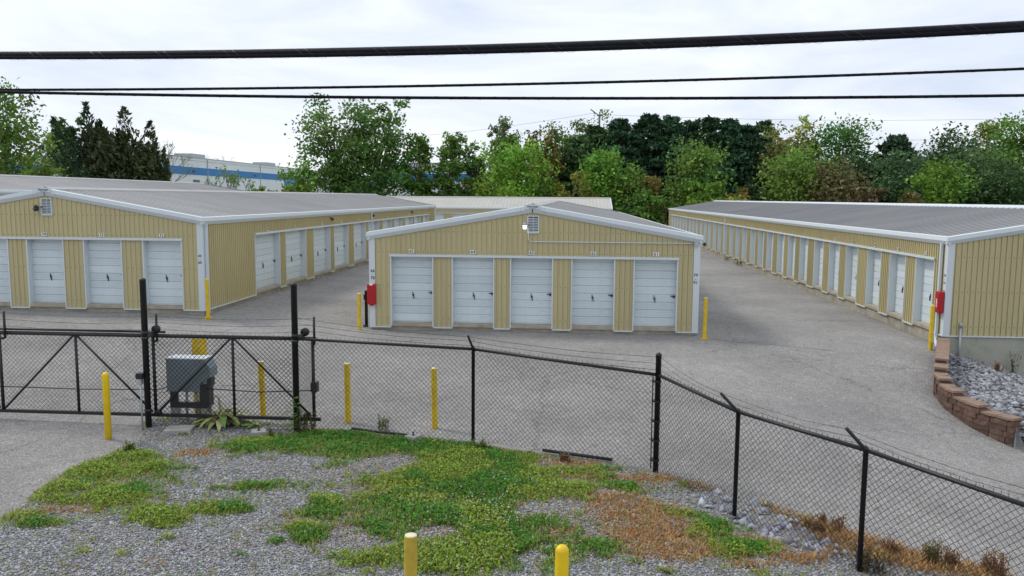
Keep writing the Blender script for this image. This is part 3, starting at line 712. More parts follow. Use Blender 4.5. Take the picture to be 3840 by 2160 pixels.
# barb arms lean out towards the camera side
tips = {}
for i, px in ((0, (1185, 845)), (2, (1813, 992)), (3, (2138, 1073))):
    f, h = feet[i], hts[i]; base = f + [0, 0, h]; nb = seq[i + 3] - seq[i + 1]; n = V3(nb[1], -nb[0], 0); n /= np.linalg.norm(n)
    if n @ (-f * [1, 1, 0]) < 0: n = -n
    if i != 0: n = V3(-.95, -.3, 0); n /= np.linalg.norm(n)
    tip = base + n * .27 + [0, 0, .27]; tips[i] = (base, tip)
    MB().tube([base - [0, 0, .03], base + (tip - base) * .1, tip], [.03, .022, .02], 8).build('barb_arm', m_black, fence, True)
cp = feet[1] + [0, 0, hts[1]]
for t, dz in ((.95, .28), (.6, .18), (.25, .08)):
    a = tips[0][0] + (tips[0][1] - tips[0][0]) * t; s0 = mid + [0, .05, hs[1] + .1 + .28 * t]
    barb([s0, a, cp + [-.03, 0, dz]], fence)
    b = tips[2][0] + (tips[2][1] - tips[2][0]) * t; c = tips[3][0] + (tips[3][1] - tips[3][0]) * t; e = feet[4] + [0, 0, 1.5] + (tips[3][1] - tips[3][0]) * t
    barb([cp + [.03, 0, dz], b, c, e], fence)
# loose bottom pipes on the ground along the fence
for (a, b), lab in ((((885, 1086), (1040, 1104)), 'black pipe lying along the fence foot beside a concrete block'), (((1365, 1141), (1540, 1164)), 'black pipe lying at the fence foot left of the corner post')):
    A_, B_ = on_ground(*a), on_ground(*b); o = MB().tube([A_ + [0, 0, .06], B_ + [0, 0, .05]], .028, 8).build('ground_pipe', m_black, None, True); tag(o, lab, 'pipe', 'pipes along the fence')
# ------------------------------------------------------------------ bollards
def bollard(px_base, px_top, label, style='flat', r=None, base=False, mats=(m_yellow, m_cream), P=None, h=None):
    P = on_ground(*px_base) if P is None else P
    if h is None: h = at_y(px_top[0], px_top[1], P[1])[2] - P[2]
    r = r or .056; b = thing('bollard', P, label, 'bollard', 'yellow bollards')
    if style == 'dome': prof = [(r, -.3), (r, h - r)] + [(r * math.cos(t), h - r + r * math.sin(t)) for t in np.linspace(.2, 1.5, 7)]
    else: prof = [(r, -.3), (r, h - .006), (r - .004, h)]
    MB().lathe(P, prof, 20).build('sleeve', mats[0], b, True if style == 'dome' else False)
    if style == 'flat': MB().lathe(P, [(r - .005, h - .01), (r - .005, h + .004), (r * .6, h + .010)], 20).build('top_cap', mats[1], b)
    if base:
        MB().box(P[0] - .125, P[0] + .125, P[1] - .125, P[1] + .125, P[2] - .02, P[2] + .025).build('base_plate', mats[0], b)
        for sx in (-1, 1):
            for sy in (-1, 1): MB().lathe((P[0] + sx * .095, P[1] + sy * .095, P[2] + .025), [(.016, 0), (.016, .018)], 6).build('bolt', m_dark, b)
    b.rotation_euler = (random.gauss(0, .008), random.gauss(0, .008), random.uniform(0, .4) if not base else 0)
    print('BOLLARD', label[:40], np.round(P, 2), round(float(h), 2)); return b
bollard((273, 1104), (270, 936), 'yellow domed bollard on the drive in front of the gate', 'dome', mats=(m_yellow2, None))
bollard((663, 1050), (660, 909), 'yellow bollard behind the gate, right of the gate operator', 'flat')
bollard((876, 1063), (875, 914), 'left of two yellow bollards behind the fence panel right of the gate', 'flat')
bollard((1094, 1078), (1094, 927), 'right of two yellow bollards behind the fence panel right of the gate', 'flat')
bollard((524, 801), (521, 702), 'yellow bollard with base plate at the corner of the left building', 'flat', base=True)
bollard((904, 830), (903, 738), 'yellow bollard at left corner of middle building beside a black post', 'flat')
bollard((1772, 852), (1773, 749), 'yellow bollard with base plate at right corner of the middle building', 'flat', base=True)
bollard((2340, 880), (2348, 768), 'yellow bollard in front of the red box on the right building', 'flat')
for (x, y), w, lab, st, mt in (((1030, 1347), 33.0, 'faded yellow flat topped bollard in the foreground grass', 'flat', (m_mustard, m_cream)), ((1412, 1382), 35.0, 'bright yellow domed bollard in the foreground grass', 'dome', (m_yellow2, None))):
    dep = .115 * F / (w * K); d = ray(x, y); T = V3(0, 0, CAMZ) + d * dep; gz = float(gnd(T[0], T[1])); P = V3(T[0], T[1], gz)
    bollard(None, None, lab, st, r=.0575, mats=mt, P=P, h=T[2] - gz + (.035 if st == 'dome' else 0))
# square yellow keypad post behind the operator
P = on_ground(507, 1038); h = at_y(503, 850, P[1])[2] - P[2]; b = thing('keypad_post', P, 'square yellow post behind the grey gate operator cabinet', 'post')
a = math.radians(-22); ax = V3(math.cos(a), math.sin(a), 0) * .095; ay = V3(-math.sin(a), math.cos(a), 0) * .095
MB().obox(P + [0, 0, h / 2], ax, ay, (0, 0, h / 2)).build('post_tube', m_yellow, b); MB().obox(P + [0, 0, h + .01], ax * 1.04, ay * 1.04, (0, 0, .012)).build('top_cap', m_cream, b)
# short black post by the middle building
P = on_ground(922, 822); h = at_y(922, 733, P[1])[2] - P[2]; b = thing('black_post', P, 'short black post beside the red box on the middle building', 'post')
MB().lathe(P, [(.05, -.2), (.05, h), (.055, h), (.055, h + .02), (.02, h + .035)], 16).build('post_tube', m_black, b, True); MB().box(P[0] - .075, P[0] - .03, P[1] - .05, P[1] + .03, P[2] + h - .26, P[2] + h - .1).build('hinge_box', m_black, b)
MB().tube([P + [-.09, -.05, .06], P + [-.05, -.06, .02], P + [.05, -.06, .05]], .03, 8).build('foot_collar', m_black, b, True)
# ------------------------------------------------------------------ gate operator
P = V3(-6.98, 14.32, gnd(-6.98, 14.32)); op = thing('gate_operator', P, 'blue grey metal gate operator cabinet on a dark stand behind the gate', 'gate motor')
x0, x1, x2_, zt_, zb_ = -7.34, -6.72, -6.60, 1.13, .53; y0, y1 = 14.1, 14.42
mb = MB(); pr = [(x0, zb_), (x1, zb_), (x1, zb_ + .16), (x2_ + .08, zb_ + .27), (x2_ + .08, zt_ - .16), (x2_ - .02, zt_), (x0, zt_)]
mb.poly([(x, y0, z) for x, z in pr]); mb.poly([(x, y1, z) for x, z in reversed(pr)])
for k in range(len(pr)):
    (xa, za), (xb, zb2) = pr[k], pr[(k + 1) % len(pr)]; mb.poly([(xa, y0, za), (xb, y0, zb2), (xb, y1, zb2), (xa, y1, za)][::-1])
mb.build('cabinet', m_opbox, op)
MB().box(x0 - .01, x2_ - .0, y0 - .01, y1 + .01, zt_ + .001, zt_ + .02).build('cabinet_lid', m_white, op)
mb = MB(); mb.box(-7.30, -7.17, 14.13, 14.2, .24, zb_); mb.box(-6.74, -6.56, 14.13, 14.32, .26, zb_ + .10); mb.box(-7.30, -6.6, 14.12, 14.2, .22, .32); mb.box(-6.6, -6.52, 14.14, 14.3, zb_ + .1, zb_ + .25); mb.build('stand', m_dark, op)
for x in (-7.26, -6.66):
    for y in (14.16, 14.36): MB().box(x - .035, x + .035, y - .03, y + .03, P[2] - .1, .24).build('leg', m_galv, op)
for x in (-7.05, -6.86, -6.80): MB().tube([(x, 14.25, P[2] - .05), (x + .01, 14.24, .3), (x + random.uniform(-.03, .05), 14.25, zb_ + .02)], .026, 8).build('conduit', m_galv, op, True)
zc = .56; MB().tube([(gx_[0], YG + .1, zc + .0), (gx_[2], YG + .1, zc - .03), (p1[0] + .1, YG + .1, zc), (x0, YG + .13, zc + .05)], .010, 5).build('drive_chain', m_black, op, True)
MB().tube([(x1 + .1, YG + .13, zc + .03), (-5.6, YG + .1, zc - .0), (gx_[-1], YG + .08, zc + .06)], .010, 5).build('drive_chain', m_black, op, True)
# ------------------------------------------------------------------ concrete blocks
def block(px, w, d, h, rot, lab, bolt=False):
    P = on_ground(*px); P[1] += d / 2; a = math.radians(rot); ax = V3(math.cos(a), math.sin(a), 0) * w / 2; ay = V3(-math.sin(a), math.cos(a), 0) * d / 2
    t = thing('concrete_block', P, lab, 'block', 'concrete footings by the gate')
    mb = MB(); mb.obox(P + [0, 0, h / 2 - .05], ax, ay, (0, 0, h / 2 + .05)); o = mb.build('block_body', mat('grey_cast_concrete', (.34, .335, .31), .9, var=.25, scale=6, bump=.6, bscale=30), t)
    bv = o.modifiers.new('edge', 'BEVEL'); bv.width = .008; bv.segments = 2
    if bolt: MB().lathe(P + [0, 0, h - .005], [(.03, 0), (.03, .012), (.012, .014), (.012, .05), (.018, .05), (.018, .062)], 8).build('anchor_bolt', m_black, t)
block((440, 1098), .46, .34, .11, 12, 'flat concrete slab left of the wilted broad leaved plant'); block((645, 1110), .24, .24, .16, 20, 'small concrete footing with a bolt right of the wilted plant', True); block((1037, 1122), .21, .21, .16, -25, 'small concrete footing at the end of the black ground pipe', True)
# ------------------------------------------------------------------ red extinguisher boxes
def ext_box(c, w, d, h, rz, lab, tagged):
    c = np.asarray(c, float); t = thing('extinguisher_box', c - [0, 0, h / 2], lab, 'box', 'red fire extinguisher boxes'); a = rz
    ax = V3(math.cos(a), math.sin(a), 0); ay = V3(-math.sin(a), math.cos(a), 0)        # ax across, -ay outward
    o = MB().obox(c, ax * w / 2, ay * d / 2, (0, 0, h / 2)).build('case', m_red, t); bv = o.modifiers.new('edge', 'BEVEL'); bv.width = .025; bv.segments = 3
    MB().obox(c - ay * (d / 2 + .004) + [0, 0, -.02], ax * (w / 2 - .03), ay * .006, (0, 0, h / 2 - .06)).build('door', m_red, t)
    if not tagged: MB().obox(c + [0, 0, h / 2 - .01] - ay * (d / 2 - .01), ax * .05, ay * .03, (0, 0, .03)).build('white_tab', m_plate, t); MB().obox(c + [0, 0, -h / 2 - .02], ax * .06, ay * .04, (0, 0, .02)).build('lower_latch', m_red, t)
    else:
        st = c - ay * (d / 2 + .012) + [0, 0, -.04]
        mb = MB(); mb.obox(st, ax * .034, ay * .0015, (0, 0, .11)); mb.obox(st + ax * -.006 + [0, 0, .125], ax * .018, ay * .0015, (0, 0, .016)); mb.obox(st + ax * -.034 + [0, 0, .13], ax * .014, ay * .0015, (0, 0, .008)); pl = mb.build('sticker', m_plate, t)
        for k, ch in enumerate('FIRE'): link_copy('lettering', text_mesh(ch, .055, m_ink), pl, tuple(st - ay * .003 + [0, 0, .075 - .05 * k] - np.array(ORG[t.name])), rot=(PI / 2, 0, a))
ext_box((-6.075, 24.40, 1.13), .27, .15, .63, 0, 'red fire extinguisher box on the left corner of the middle building', False)
ext_box((10.85, 24.62, 1.14), .27, .15, .63, -PI / 2, 'red fire extinguisher box lettered FIRE on the right building', True)
# grey conduit riser at the foundation of the right building
c = at_y(2411, 900, 24.42); r = thing('conduit_riser', (c[0], 24.42, -.6), 'grey conduit riser standing before the right building foundation', 'pipe')
MB().tube([(c[0], 24.42, -.75), (c[0] + .01, 24.42, .42)], .035, 10).build('pipe', m_galv, r, True); MB().lathe((c[0] + .01, 24.42, .42), [(.05, 0), (.052, .1), (.04, .13), (.01, .135)], 10).build('weather_head', m_galv, r, True)
# ------------------------------------------------------------------ retaining wall of brown blocks with caps
wallp = np.array(WALL_PATH); segL = np.linalg.norm(np.diff(wallp, axis=0), axis=1); cum = np.concatenate([[0], np.cumsum(segL)])
def wpt(s):
    s = min(max(s, 0), cum[-1] - 1e-6); i = int(np.searchsorted(cum, s, side='right') - 1); t = (s - cum[i]) / segL[i]
    return wallp[i] + (wallp[i + 1] - wallp[i]) * t
def wtan(s): a, b = wpt(s - .12), wpt(s + .12); d = b - a; return d / np.linalg.norm(d)
tot = cum[-1]; CH = .122
levels = [(0, 3.55, .12), (3.55, 4.15, .0), (4.15, 4.95, -.12), (4.95, 5.75, -.24), (5.75, 6.6, -.36), (6.6, tot, -.48)]
rw = thing('retaining_wall', (9.2, 20.0, -.8), 'stepped brown block retaining wall with tan caps beside the drive', 'wall')
def wall_piece(name, s0, s1, z0, z1, m, th, over=0.0, rough=.009):
    sm_ = (s0 + s1) / 2; c = wpt(sm_); t = wtan(sm_); n = np.array([-t[1], t[0]])           # n points to the bed side
    if n[0] < 0: n = -n
    L = (s1 - s0) / 2 - .007; mb = MB(); j = lambda: random.uniform(-rough, rough)
    f0 = -over; f1 = th + over
    ring = [(-L, f0 + j()), (-L * .3, f0 - .012 + j()), (L * .4, f0 - .012 + j()), (L, f0 + j()), (L, f1), (-L, f1)]
    i = len(mb.v)
    for z in (z0 + .010, z1):
        for a, b in ring: q = c + t * a + n * (b + (j() if b < .05 else 0)); mb.v.append((q[0], q[1], z))
    k = len(ring)
    for q in range(k): mb.f.append((q, (q + 1) % k, (q + 1) % k + k, q + k))
    mb.f.append(tuple(reversed(range(k)))); mb.f.append(tuple(range(k, 2 * k)))
    return mb.build(name, m, rw)
nc = 0
for s0, s1, top in levels:
    s = s0
    n_cap = max(1, round((s1 - s0) / .42))
    for k in range(n_cap): wall_piece('cap_stone', s0 + (s1 - s0) * k / n_cap, s0 + (s1 - s0) * (k + 1) / n_cap, top - .065, top, m_cap, .27, .02, .005)
course_z = .12 - .075
row = 0
while course_z > -1.5:
    z1 = course_z; z0 = z1 - CH; s_start = 0
    for s0, s1, top in levels:
        if top - .075 + 1e-6 >= z1: s_end = s1 if True else 0
    # this course exists wherever the cap stands above it
    runs = [(s0, s1) for s0, s1, top in levels if top - .075 >= z1 - .02]
    if runs:
        a, b = runs[0][0], runs[-1][1]; s = a + (.0 if row % 2 else -.18)
        while s < b:
            w = random.choice((.3, .36, .4)); e0, e1 = max(s, a), min(s + w, b); s += w
            if e1 - e0 < .06: continue
            q = wpt((e0 + e1) / 2)
            if z1 < gnd(q[0] - .1, q[1]) - .1: continue
            wall_piece('block', e0, e1, z0, z1, random.choice(m_brick), .24)
    course_z -= .12; row += 1
# ------------------------------------------------------------------ stone bed behind it
def bed_z(X, Y):
    z = -.42 - .30 * np.clip(X - 11.2, 0, 4) * sm(19, 24, Y) - .2 * np.clip(X - 10.5, 0, 4) * (1 - sm(19, 24, Y)) - .035 * (24.4 - Y)
    P = np.stack([np.ravel(X), np.ravel(Y)], 1); d = poly_sd(P, BED_POLY).reshape(np.shape(X))
    edge = np.where((X > 9.6) & (Y < 18.4), np.clip(.55 - d, 0, .9), 0)
    return np.where((X > 9.6) & (Y < 18.2), np.minimum(z, gnd(X, Y) - .06 + .75 * np.clip(d, -.1, 3)), z) + .03 * np.sin(X * 3.1) * np.sin(Y * 2.7)
xs = np.arange(8.9, 20.0, .2); ys = np.arange(15.0, 24.6, .2)
grid_mesh('stone_bed', xs, ys, lambda X, Y: np.where(poly_sd(np.stack([X.ravel(), Y.ravel()], 1), BED_POLY).reshape(X.shape) > -.08, bed_z(X, Y), gnd(X, Y) - 1.2), mat('dark_grit', (.16, .16, .165), .95, var=.4, scale=12, bump=.8, bscale=30))
OCT = [(0, 2, 4), (2, 1, 4), (1, 3, 4), (3, 0, 4), (2, 0, 5), (1, 2, 5), (3, 1, 5), (0, 3, 5)]
def stones(name, P, size, cols, flat=.45):
    N = len(P); base = np.array([(1, 0, 0), (-1, 0, 0), (0, 1, 0), (0, -1, 0), (0, 0, 1), (0, 0, -1)], float)
    v = base[None] * RNG.uniform(.6, 1.3, (N, 6, 1)) + RNG.normal(0, .16, (N, 6, 3))
    v[:, :, 2] *= flat; a = RNG.uniform(0, 2 * PI, N); ca, sa = np.cos(a), np.sin(a)
    tx = RNG.normal(0, .35, (N, 1)); v[:, :, 2] += v[:, :, 0] * tx
    w = v.copy(); w[:, :, 0] = v[:, :, 0] * ca[:, None] - v[:, :, 1] * sa[:, None]; w[:, :, 1] = v[:, :, 0] * sa[:, None] + v[:, :, 1] * ca[:, None]
    w = w * size[:, None, None] + P[:, None, :]
    me = np_mesh(name, w, 6, m_stone, cols, OCT); o = bpy.data.objects.new(name, me); COL.objects.link(o); return o
def stone_cols(N, lo=.10, hi=.46, blue=.05):
    g = lo + (hi - lo) * RNG.beta(1.6, 2.0, N); c = np.stack([g * (1 - blue * .3), g * 1.0, g * (1 + blue * 1.4)], 1); return np.clip(c + RNG.normal(0, .004, (N, 3)), .02, .7)
P = np.stack([RNG.uniform(9.0, 16, 11000), RNG.uniform(15.2, 24.5, 11000)], 1); P = P[poly_sd(P, BED_POLY) > .08]
Z = bed_z(P[:, 0], P[:, 1]); N = len(P)
o = stones('bed_stones', np.column_stack([P, Z + .03]), RNG.uniform(.04, .12, N), stone_cols(N, .10, .50), .5); tag(o, 'loose grey slate stones filling the bed behind the block wall', 'stones', kind='stuff')
# ------------------------------------------------------------------ the verge in the foreground
edge_px = [(-60, 1352), (0, 1312), (70, 1252), (140, 1203), (215, 1165), (300, 1132), (340, 1108), (362, 1080), (350, 1062), (380, 1050), (470, 1046), (600, 1048), (720, 1066), (800, 1080), (890, 1090), (1040, 1106), (1190, 1121), (1330, 1139), (1460, 1157), (1560, 1170), (1650, 1190), (1720, 1206), (1790, 1222), (1900, 1256), (2000, 1292), (2120, 1335), (2250, 1372), (2380, 1408), (2500, 1440), (2620, 1470)]
edge = [on_ground(*q)[:2] for q in edge_px]
VERGE = edge + [np.array([8.0, 7.0]), np.array([8.0, 1.0]), np.array([-9.0, 1.0]), np.array([-9.0, 6.0])]
GREEN = [(690, 1128, 110, 20, 1), (620, 1142, 60, 14, .8), (850, 1108, 90, 18, .9), (900, 1150, 80, 22, .8), (1050, 1125, 110, 25, 1), (1160, 1150, 120, 36, 1.1), (1260, 1165, 70, 25, .9), (1130, 1212, 130, 40, 1), (1240, 1240, 100, 40, 1), (1310, 1205, 70, 30, .8), (1000, 1268, 80, 26, .9), (820, 1280, 45, 14, 1.2), (800, 1307, 65, 16, 1), (1150, 1325, 120, 42, 1.2), (1190, 1400, 130, 50, 1.2), (1060, 1430, 60, 30, .9), (560, 1296, 62, 12, 1.2), (400, 1320, 52, 20, 1.4), (290, 1258, 70, 20, 1.1), (330, 1155, 55, 16, .9), (250, 1192, 70, 18, .9), (170, 1232, 60, 13, .9), (380, 1187, 45, 12, 1), (60, 1305, 60, 16, .7), (90, 1325, 60, 10, .9), (140, 1265, 50, 12, .7), (640, 1240, 40, 6, .9), (580, 1245, 60, 5, .5), (775, 1358, 38, 22, 1.2), (940, 1345, 42, 18, 1), (690, 1380, 25, 7, .9), (600, 1415, 28, 10, .7), (1450, 1245, 60, 16, .6), (1560, 1240, 50, 14, .6), (1690, 1305, 60, 14, .8), (1780, 1350, 55, 24, .9), (1850, 1398, 70, 22, 1), (1560, 1320, 30, 10, .5), (1480, 1275, 30, 8, .7), (1350, 1340, 60, 16, .6), (1420, 1195, 80, 14, .7), (1340, 1255, 60, 18, .8), (900, 1425, 70, 20, .8), (1500, 1390, 50, 12, .5), (1380, 1410, 40, 14, .5), (1120, 1180, 60, 20, .8), (980, 1420, 60, 24, .8), (1000, 1225, 80, 14, .6), (460, 1190, 40, 6, .5), (420, 1375, 30, 8, .5), (850, 1185, 50, 10, .5)]
BROWN = [(1545, 1268, 60, 16, .9), (1610, 1308, 95, 26, 1.2), (1660, 1362, 105, 30, 1.2), (1710, 1402, 90, 26, 1), (1600, 1392, 50, 16, .7), (1900, 1435, 70, 14, .6), (1600, 1210, 120, 14, .55), (1450, 1170, 90, 10, .6), (1250, 1137, 90, 7, .7), (1000, 1108, 70, 5, .5), (800, 1085, 40, 8, .7), (1720, 1203, 60, 12, 1.3), (1780, 1222, 50, 10, 1.1), (1830, 1240, 40, 8, .9), (2060, 1335, 60, 24, 1.2), (2140, 1370, 60, 24, 1.2), (2240, 1400, 70, 22, 1.2), (2350, 1425, 80, 22, 1.1), (2480, 1445, 70, 18, 1.1), (1960, 1285, 50, 14, .5), (1880, 1370, 60, 14, .5), (490, 1150, 45, 8, .8), (160, 1290, 80, 12, .6), (900, 1330, 60, 30, .35), (1400, 1370, 90, 30, .4), (1500, 1205, 120, 16, .4), (750, 1330, 60, 16, .35), (2000, 1420, 70, 16, .6)]
RIP = [(1790, 1248, 50, 10, .8), (1845, 1275, 55, 14, 1.2), (1920, 1312, 60, 18, 1.3), (1990, 1348, 60, 17, 1.3), (2060, 1380, 60, 10, 1), (2130, 1392, 50, 8, .8), (2250, 1398, 50, 5, .6), (1880, 1262, 30, 8, .8)]
BARE = [(960, 1170, 80, 22, .6), (1105, 1355, 45, 18, 1.6), (700, 1190, 180, 24, .5), (560, 1390, 200, 40, .5), (1420, 1290, 40, 14, .9), (1340, 1300, 35, 16, .8), (1500, 1290, 20, 12, .7), (1340, 1420, 40, 16, .6)]
def vnoise(X, Y, s, seed=0):
    r = np.random.default_rng(seed); G = r.random((64, 64)); x = X * s; y = Y * s; xi = np.floor(x).astype(int); yi = np.floor(y).astype(int); fx = x - xi; fy = y - yi
    fx = fx * fx * (3 - 2 * fx); fy = fy * fy * (3 - 2 * fy); g = lambda a, b: G[a % 64, b % 64]
    return (g(xi, yi) * (1 - fx) + g(xi + 1, yi) * fx) * (1 - fy) + (g(xi, yi + 1) * (1 - fx) + g(xi + 1, yi + 1) * fx) * fy
def fbm(X, Y, s, seed=0): return .5 * vnoise(X, Y, s, seed) + .3 * vnoise(X, Y, s * 2.1, seed + 1) + .2 * vnoise(X, Y, s * 4.3, seed + 2)
def field(P, blobs):
    """how strongly a patch list covers each ground point"""
    z = gnd(P[:, 0], P[:, 1]); px, py = project(np.column_stack([P, z])); s = np.zeros(len(P))
    for cx, cy, rx, ry, k in blobs:
        d2 = ((px - cx) / rx) ** 2 + ((py - cy) / ry) ** 2; s = np.maximum(s, k * np.exp(-.75 * d2))
    return s
TURF = [(1150, 1250, 360, 130, .55), (1450, 1330, 260, 100, .5), (250, 1230, 220, 80, .4), (850, 1350, 220, 80, .35), (1000, 1125, 320, 50, .5), (1800, 1380, 160, 60, .4), (1600, 1220, 220, 40, .4), (500, 1180, 160, 40, .2)]
def cover(P):
    n1 = fbm(P[:, 0], P[:, 1], 1.6, 3); n2 = fbm(P[:, 0], P[:, 1], 4.5, 9); n3 = fbm(P[:, 0], P[:, 1], 14, 15)
    b0 = field(P, BROWN); r = field(P, RIP) + (n2 - .5) * .5
    g = field(P, GREEN) * .95 + field(P, TURF) * .62 + (n1 - .5) * .8 + (n2 - .5) * 1.0 + (n3 - .5) * .7
    g = g - field(P, BARE) - .6 * b0 - r * .8
    b = b0 + (n2 - .5) * .8 + (n3 - .5) * .4
    return g, b, r
def verge_z(X, Y):
    P = np.stack([np.ravel(X), np.ravel(Y)], 1); d = poly_sd(P, VERGE) + (fbm(P[:, 0], P[:, 1], 3, 5) - .5) * .12
    ed = np.clip(d / .22, -1, 1); chan = field(P, RIP)
    h = -.02 + .045 * ed + .05 * (fbm(P[:, 0], P[:, 1], .8, 21) - .5) * np.clip(d / .8, 0, 1) + .06 * sm(.2, 2.0, d) - .10 * chan
    return gnd(X, Y) + h.reshape(np.shape(X))
def verge_col(v):
    g, b, r = cover(v[:, :2]); N = len(v); c = np.tile(np.array([.27, .268, .265]), (N, 1))
    k = (sm(.05, .5, b))[:, None]; c = c * (1 - k) + np.array([.29, .17, .075]) * k
    k = (sm(.05, .7, g) * .85)[:, None]; c = c * (1 - k) + np.array([.13, .15, .045]) * k
    return c
xs = np.arange(-9.6, 8.2, .07); ys = np.concatenate([np.arange(2.0, 6.5, .4), np.arange(6.5, 15.2, .07)])
grid_mesh('verge', xs, ys, verge_z, m_verge, cols=verge_col)
# plants and stones are strewn over what the camera and its surroundings can see
def sample(n, x0=-9.3, x1=7.0, y0=6.6, y1=14.6):
    # denser close by
    u = RNG.uniform(0, 1, n); Y = y0 + (y1 - y0) * u ** 1.25; X = RNG.uniform(x0, x1, n); P = np.column_stack([X, Y])
    px, py = project(np.column_stack([P, gnd(X, Y)])); keep = (px > -250) & (px < 2830) & (py < 1620) & (poly_sd(P, VERGE) > .0); return P[keep]
zf = lambda P: verge_z(P[:, 0], P[:, 1])
P = sample(190000); g, b, r = cover(P); keep = (RNG.random(len(P)) > np.clip(sm(.3, .85, g) * .9 + sm(.35, .9, b) * .5, 0, 1)); P = P[keep]; g = g[keep]; N = len(P)
o = stones('gravel', np.column_stack([P, zf(P) + .006]), RNG.uniform(.009, .024, N), stone_cols(N, .15, .68, .03), .42); tag(o, 'grey slate gravel spread between the grass patches', 'gravel', kind='stuff'); print('gravel', N)
P = sample(50000); g, b, r = cover(P); P = P[RNG.random(len(P)) < sm(.2, .6, r) * .45]; N = len(P)
o = stones('drain_stones', np.column_stack([P, zf(P) + .03]), RNG.uniform(.04, .10, N), stone_cols(N, .13, .50, .10), .7); tag(o, 'coarse blue grey stones in the drain along the fence', 'stones', kind='stuff'); print('rip', N)
def cards(name, P, up, width, length, lean, cols, m=m_grass, drop=False):
    """small pointed leaves: N four-cornered blades rooted at P"""
    N = len(P); a = RNG.uniform(0, 2 * PI, N); dx, dy = np.cos(a), np.sin(a); d = np.column_stack([dx * lean, dy * lean, up]); d /= np.linalg.norm(d, axis=1)[:, None]
    s = np.column_stack([-dy, dx, np.zeros(N)]); t = RNG.uniform(-.4, .4, N)[:, None]; s = s + t * np.cross(d, s)
    L = length[:, None]; w = width[:, None] / 2
    v = np.stack([P, P + d * L * .5 + s * w, P + d * L, P + d * L * .5 - s * w], 1)
    me = np_mesh(name, v, 4, m, cols); o = bpy.data.objects.new(name, me); COL.objects.link(o); return o
def tint(N, base, var=.25, warm=.0):
    k = RNG.normal(1, var, N)[:, None]; c = np.tile(np.array(base), (N, 1)) * np.clip(k, .4, 1.9); c[:, 0] += RNG.uniform(-warm, warm, N); return np.clip(c, .004, .7)
# clover and low weeds
P = sample(620000); g, b, r = cover(P); keep = RNG.random(len(P)) < sm(.08, .8, g); P = P[keep]; g = g[keep]; N = len(P)
hgt = RNG.uniform(.004, .05, N) * (.35 + 1.1 * np.clip(g, 0, 1.4)) * (.5 + 1.2 * fbm(P[:, 0], P[:, 1], 2.2, 61)); dark = fbm(P[:, 0], P[:, 1], .9, 40)
c = np.where((dark > .5)[:, None], tint(N, (.085, .27, .026), .32, .012), tint(N, (.25, .38, .045), .32, .05)); yel = RNG.random(N) < .05; c[yel] = tint(yel.sum(), (.30, .31, .03), .2)
o = cards('clover', np.column_stack([P, zf(P) + hgt]), RNG.uniform(.15, .9, N), RNG.uniform(.018, .034, N), RNG.uniform(.022, .045, N), np.ones(N), c); tag(o, 'low green clover and weeds growing in patches over the gravel', 'clover', kind='stuff'); print('clover', N)
# thin grass blades everywhere sparse, dense in green
P = sample(260000); g, b, r = cover(P); keep = RNG.random(len(P)) < .05 + .75 * sm(.0, .6, g); P = P[keep]; g = g[keep]; N = len(P)
c = tint(N, (.27, .34, .06), .3, .05); dry = RNG.random(N) < .34; c[dry] = tint(dry.sum(), (.42, .32, .14), .25)
o = cards('grass', np.column_stack([P, zf(P)]), RNG.uniform(.6, 2.0, N), RNG.uniform(.006, .012, N), RNG.uniform(.04, .12, N), np.ones(N), c); tag(o, 'thin green grass blades among the clover', 'grass', kind='stuff'); print('grass', N)
# dead brown grass
P = sample(360000); g, b, r = cover(P); keep = RNG.random(len(P)) < (.95 * sm(.12, .6, b) + .16 * sm(.15, .5, field(P, TURF))) * (1 - .7 * sm(.6, 1.0, g)); P = P[keep]; N = len(P)
c = tint(N, (.44, .22, .065), .3, .03); pal = RNG.random(N) < .35; c[pal] = tint(pal.sum(), (.50, .38, .18), .25); red = RNG.random(N) < .12; c[red] = tint(red.sum(), (.25, .09, .035), .25)
o = cards('dead_grass', np.column_stack([P, zf(P)]), RNG.uniform(.2, 1.4, N), RNG.uniform(.006, .012, N), RNG.uniform(.03, .10, N) * (1 + .9 * sm(2.4, 3.2, P[:, 0])), np.ones(N), c); tag(o, 'dry orange brown dead grass patches', 'dead grass', kind='stuff'); print('dead', N)
# pale straw over the drain
STRAW = [(1960, 1272, 60, 8, 1.2), (2000, 1300, 55, 10, 1.2), (2040, 1322, 40, 8, 1), (1920, 1290, 30, 6, .9)]
P = sample(60000); s = field(P, STRAW); P = P[RNG.random(len(P)) < sm(.4, .8, s) * .5]; N = len(P)
o = cards('straw_leaves', np.column_stack([P, zf(P) + .04]), RNG.uniform(.0, .5, N), RNG.uniform(.02, .045, N), RNG.uniform(.08, .17, N), np.ones(N), tint(N, (.48, .40, .16), .2)); tag(o, 'pale yellow withered leaves lying over the drain stones', 'dead leaves', kind='stuff')
# clover flowers
FLOW = [(980, 1265, 45, 14, 1), (1200, 1320, 130, 45, 1), (1180, 1400, 120, 50, 1), (1300, 1240, 60, 20, .8), (1060, 1280, 60, 20, .7), (400, 1305, 40, 10, .9), (830, 1275, 40, 16, .8), (1230, 1225, 70, 20, .7), (780, 1350, 30, 15, .6)]
P = sample(50000); s = field(P, FLOW); g, b, r = cover(P); P = P[(RNG.random(len(P)) < s * .40) & (g > .2)]; N = len(P)
o = stones('clover_flowers', np.column_stack([P, zf(P) + RNG.uniform(.05, .10, N)]), RNG.uniform(.009, .014, N), tint(N, (.66, .64, .58), .08), 1.0); tag(o, 'small white clover flowers dotted over the green patches', 'flowers', kind='stuff'); print('flowers', N)
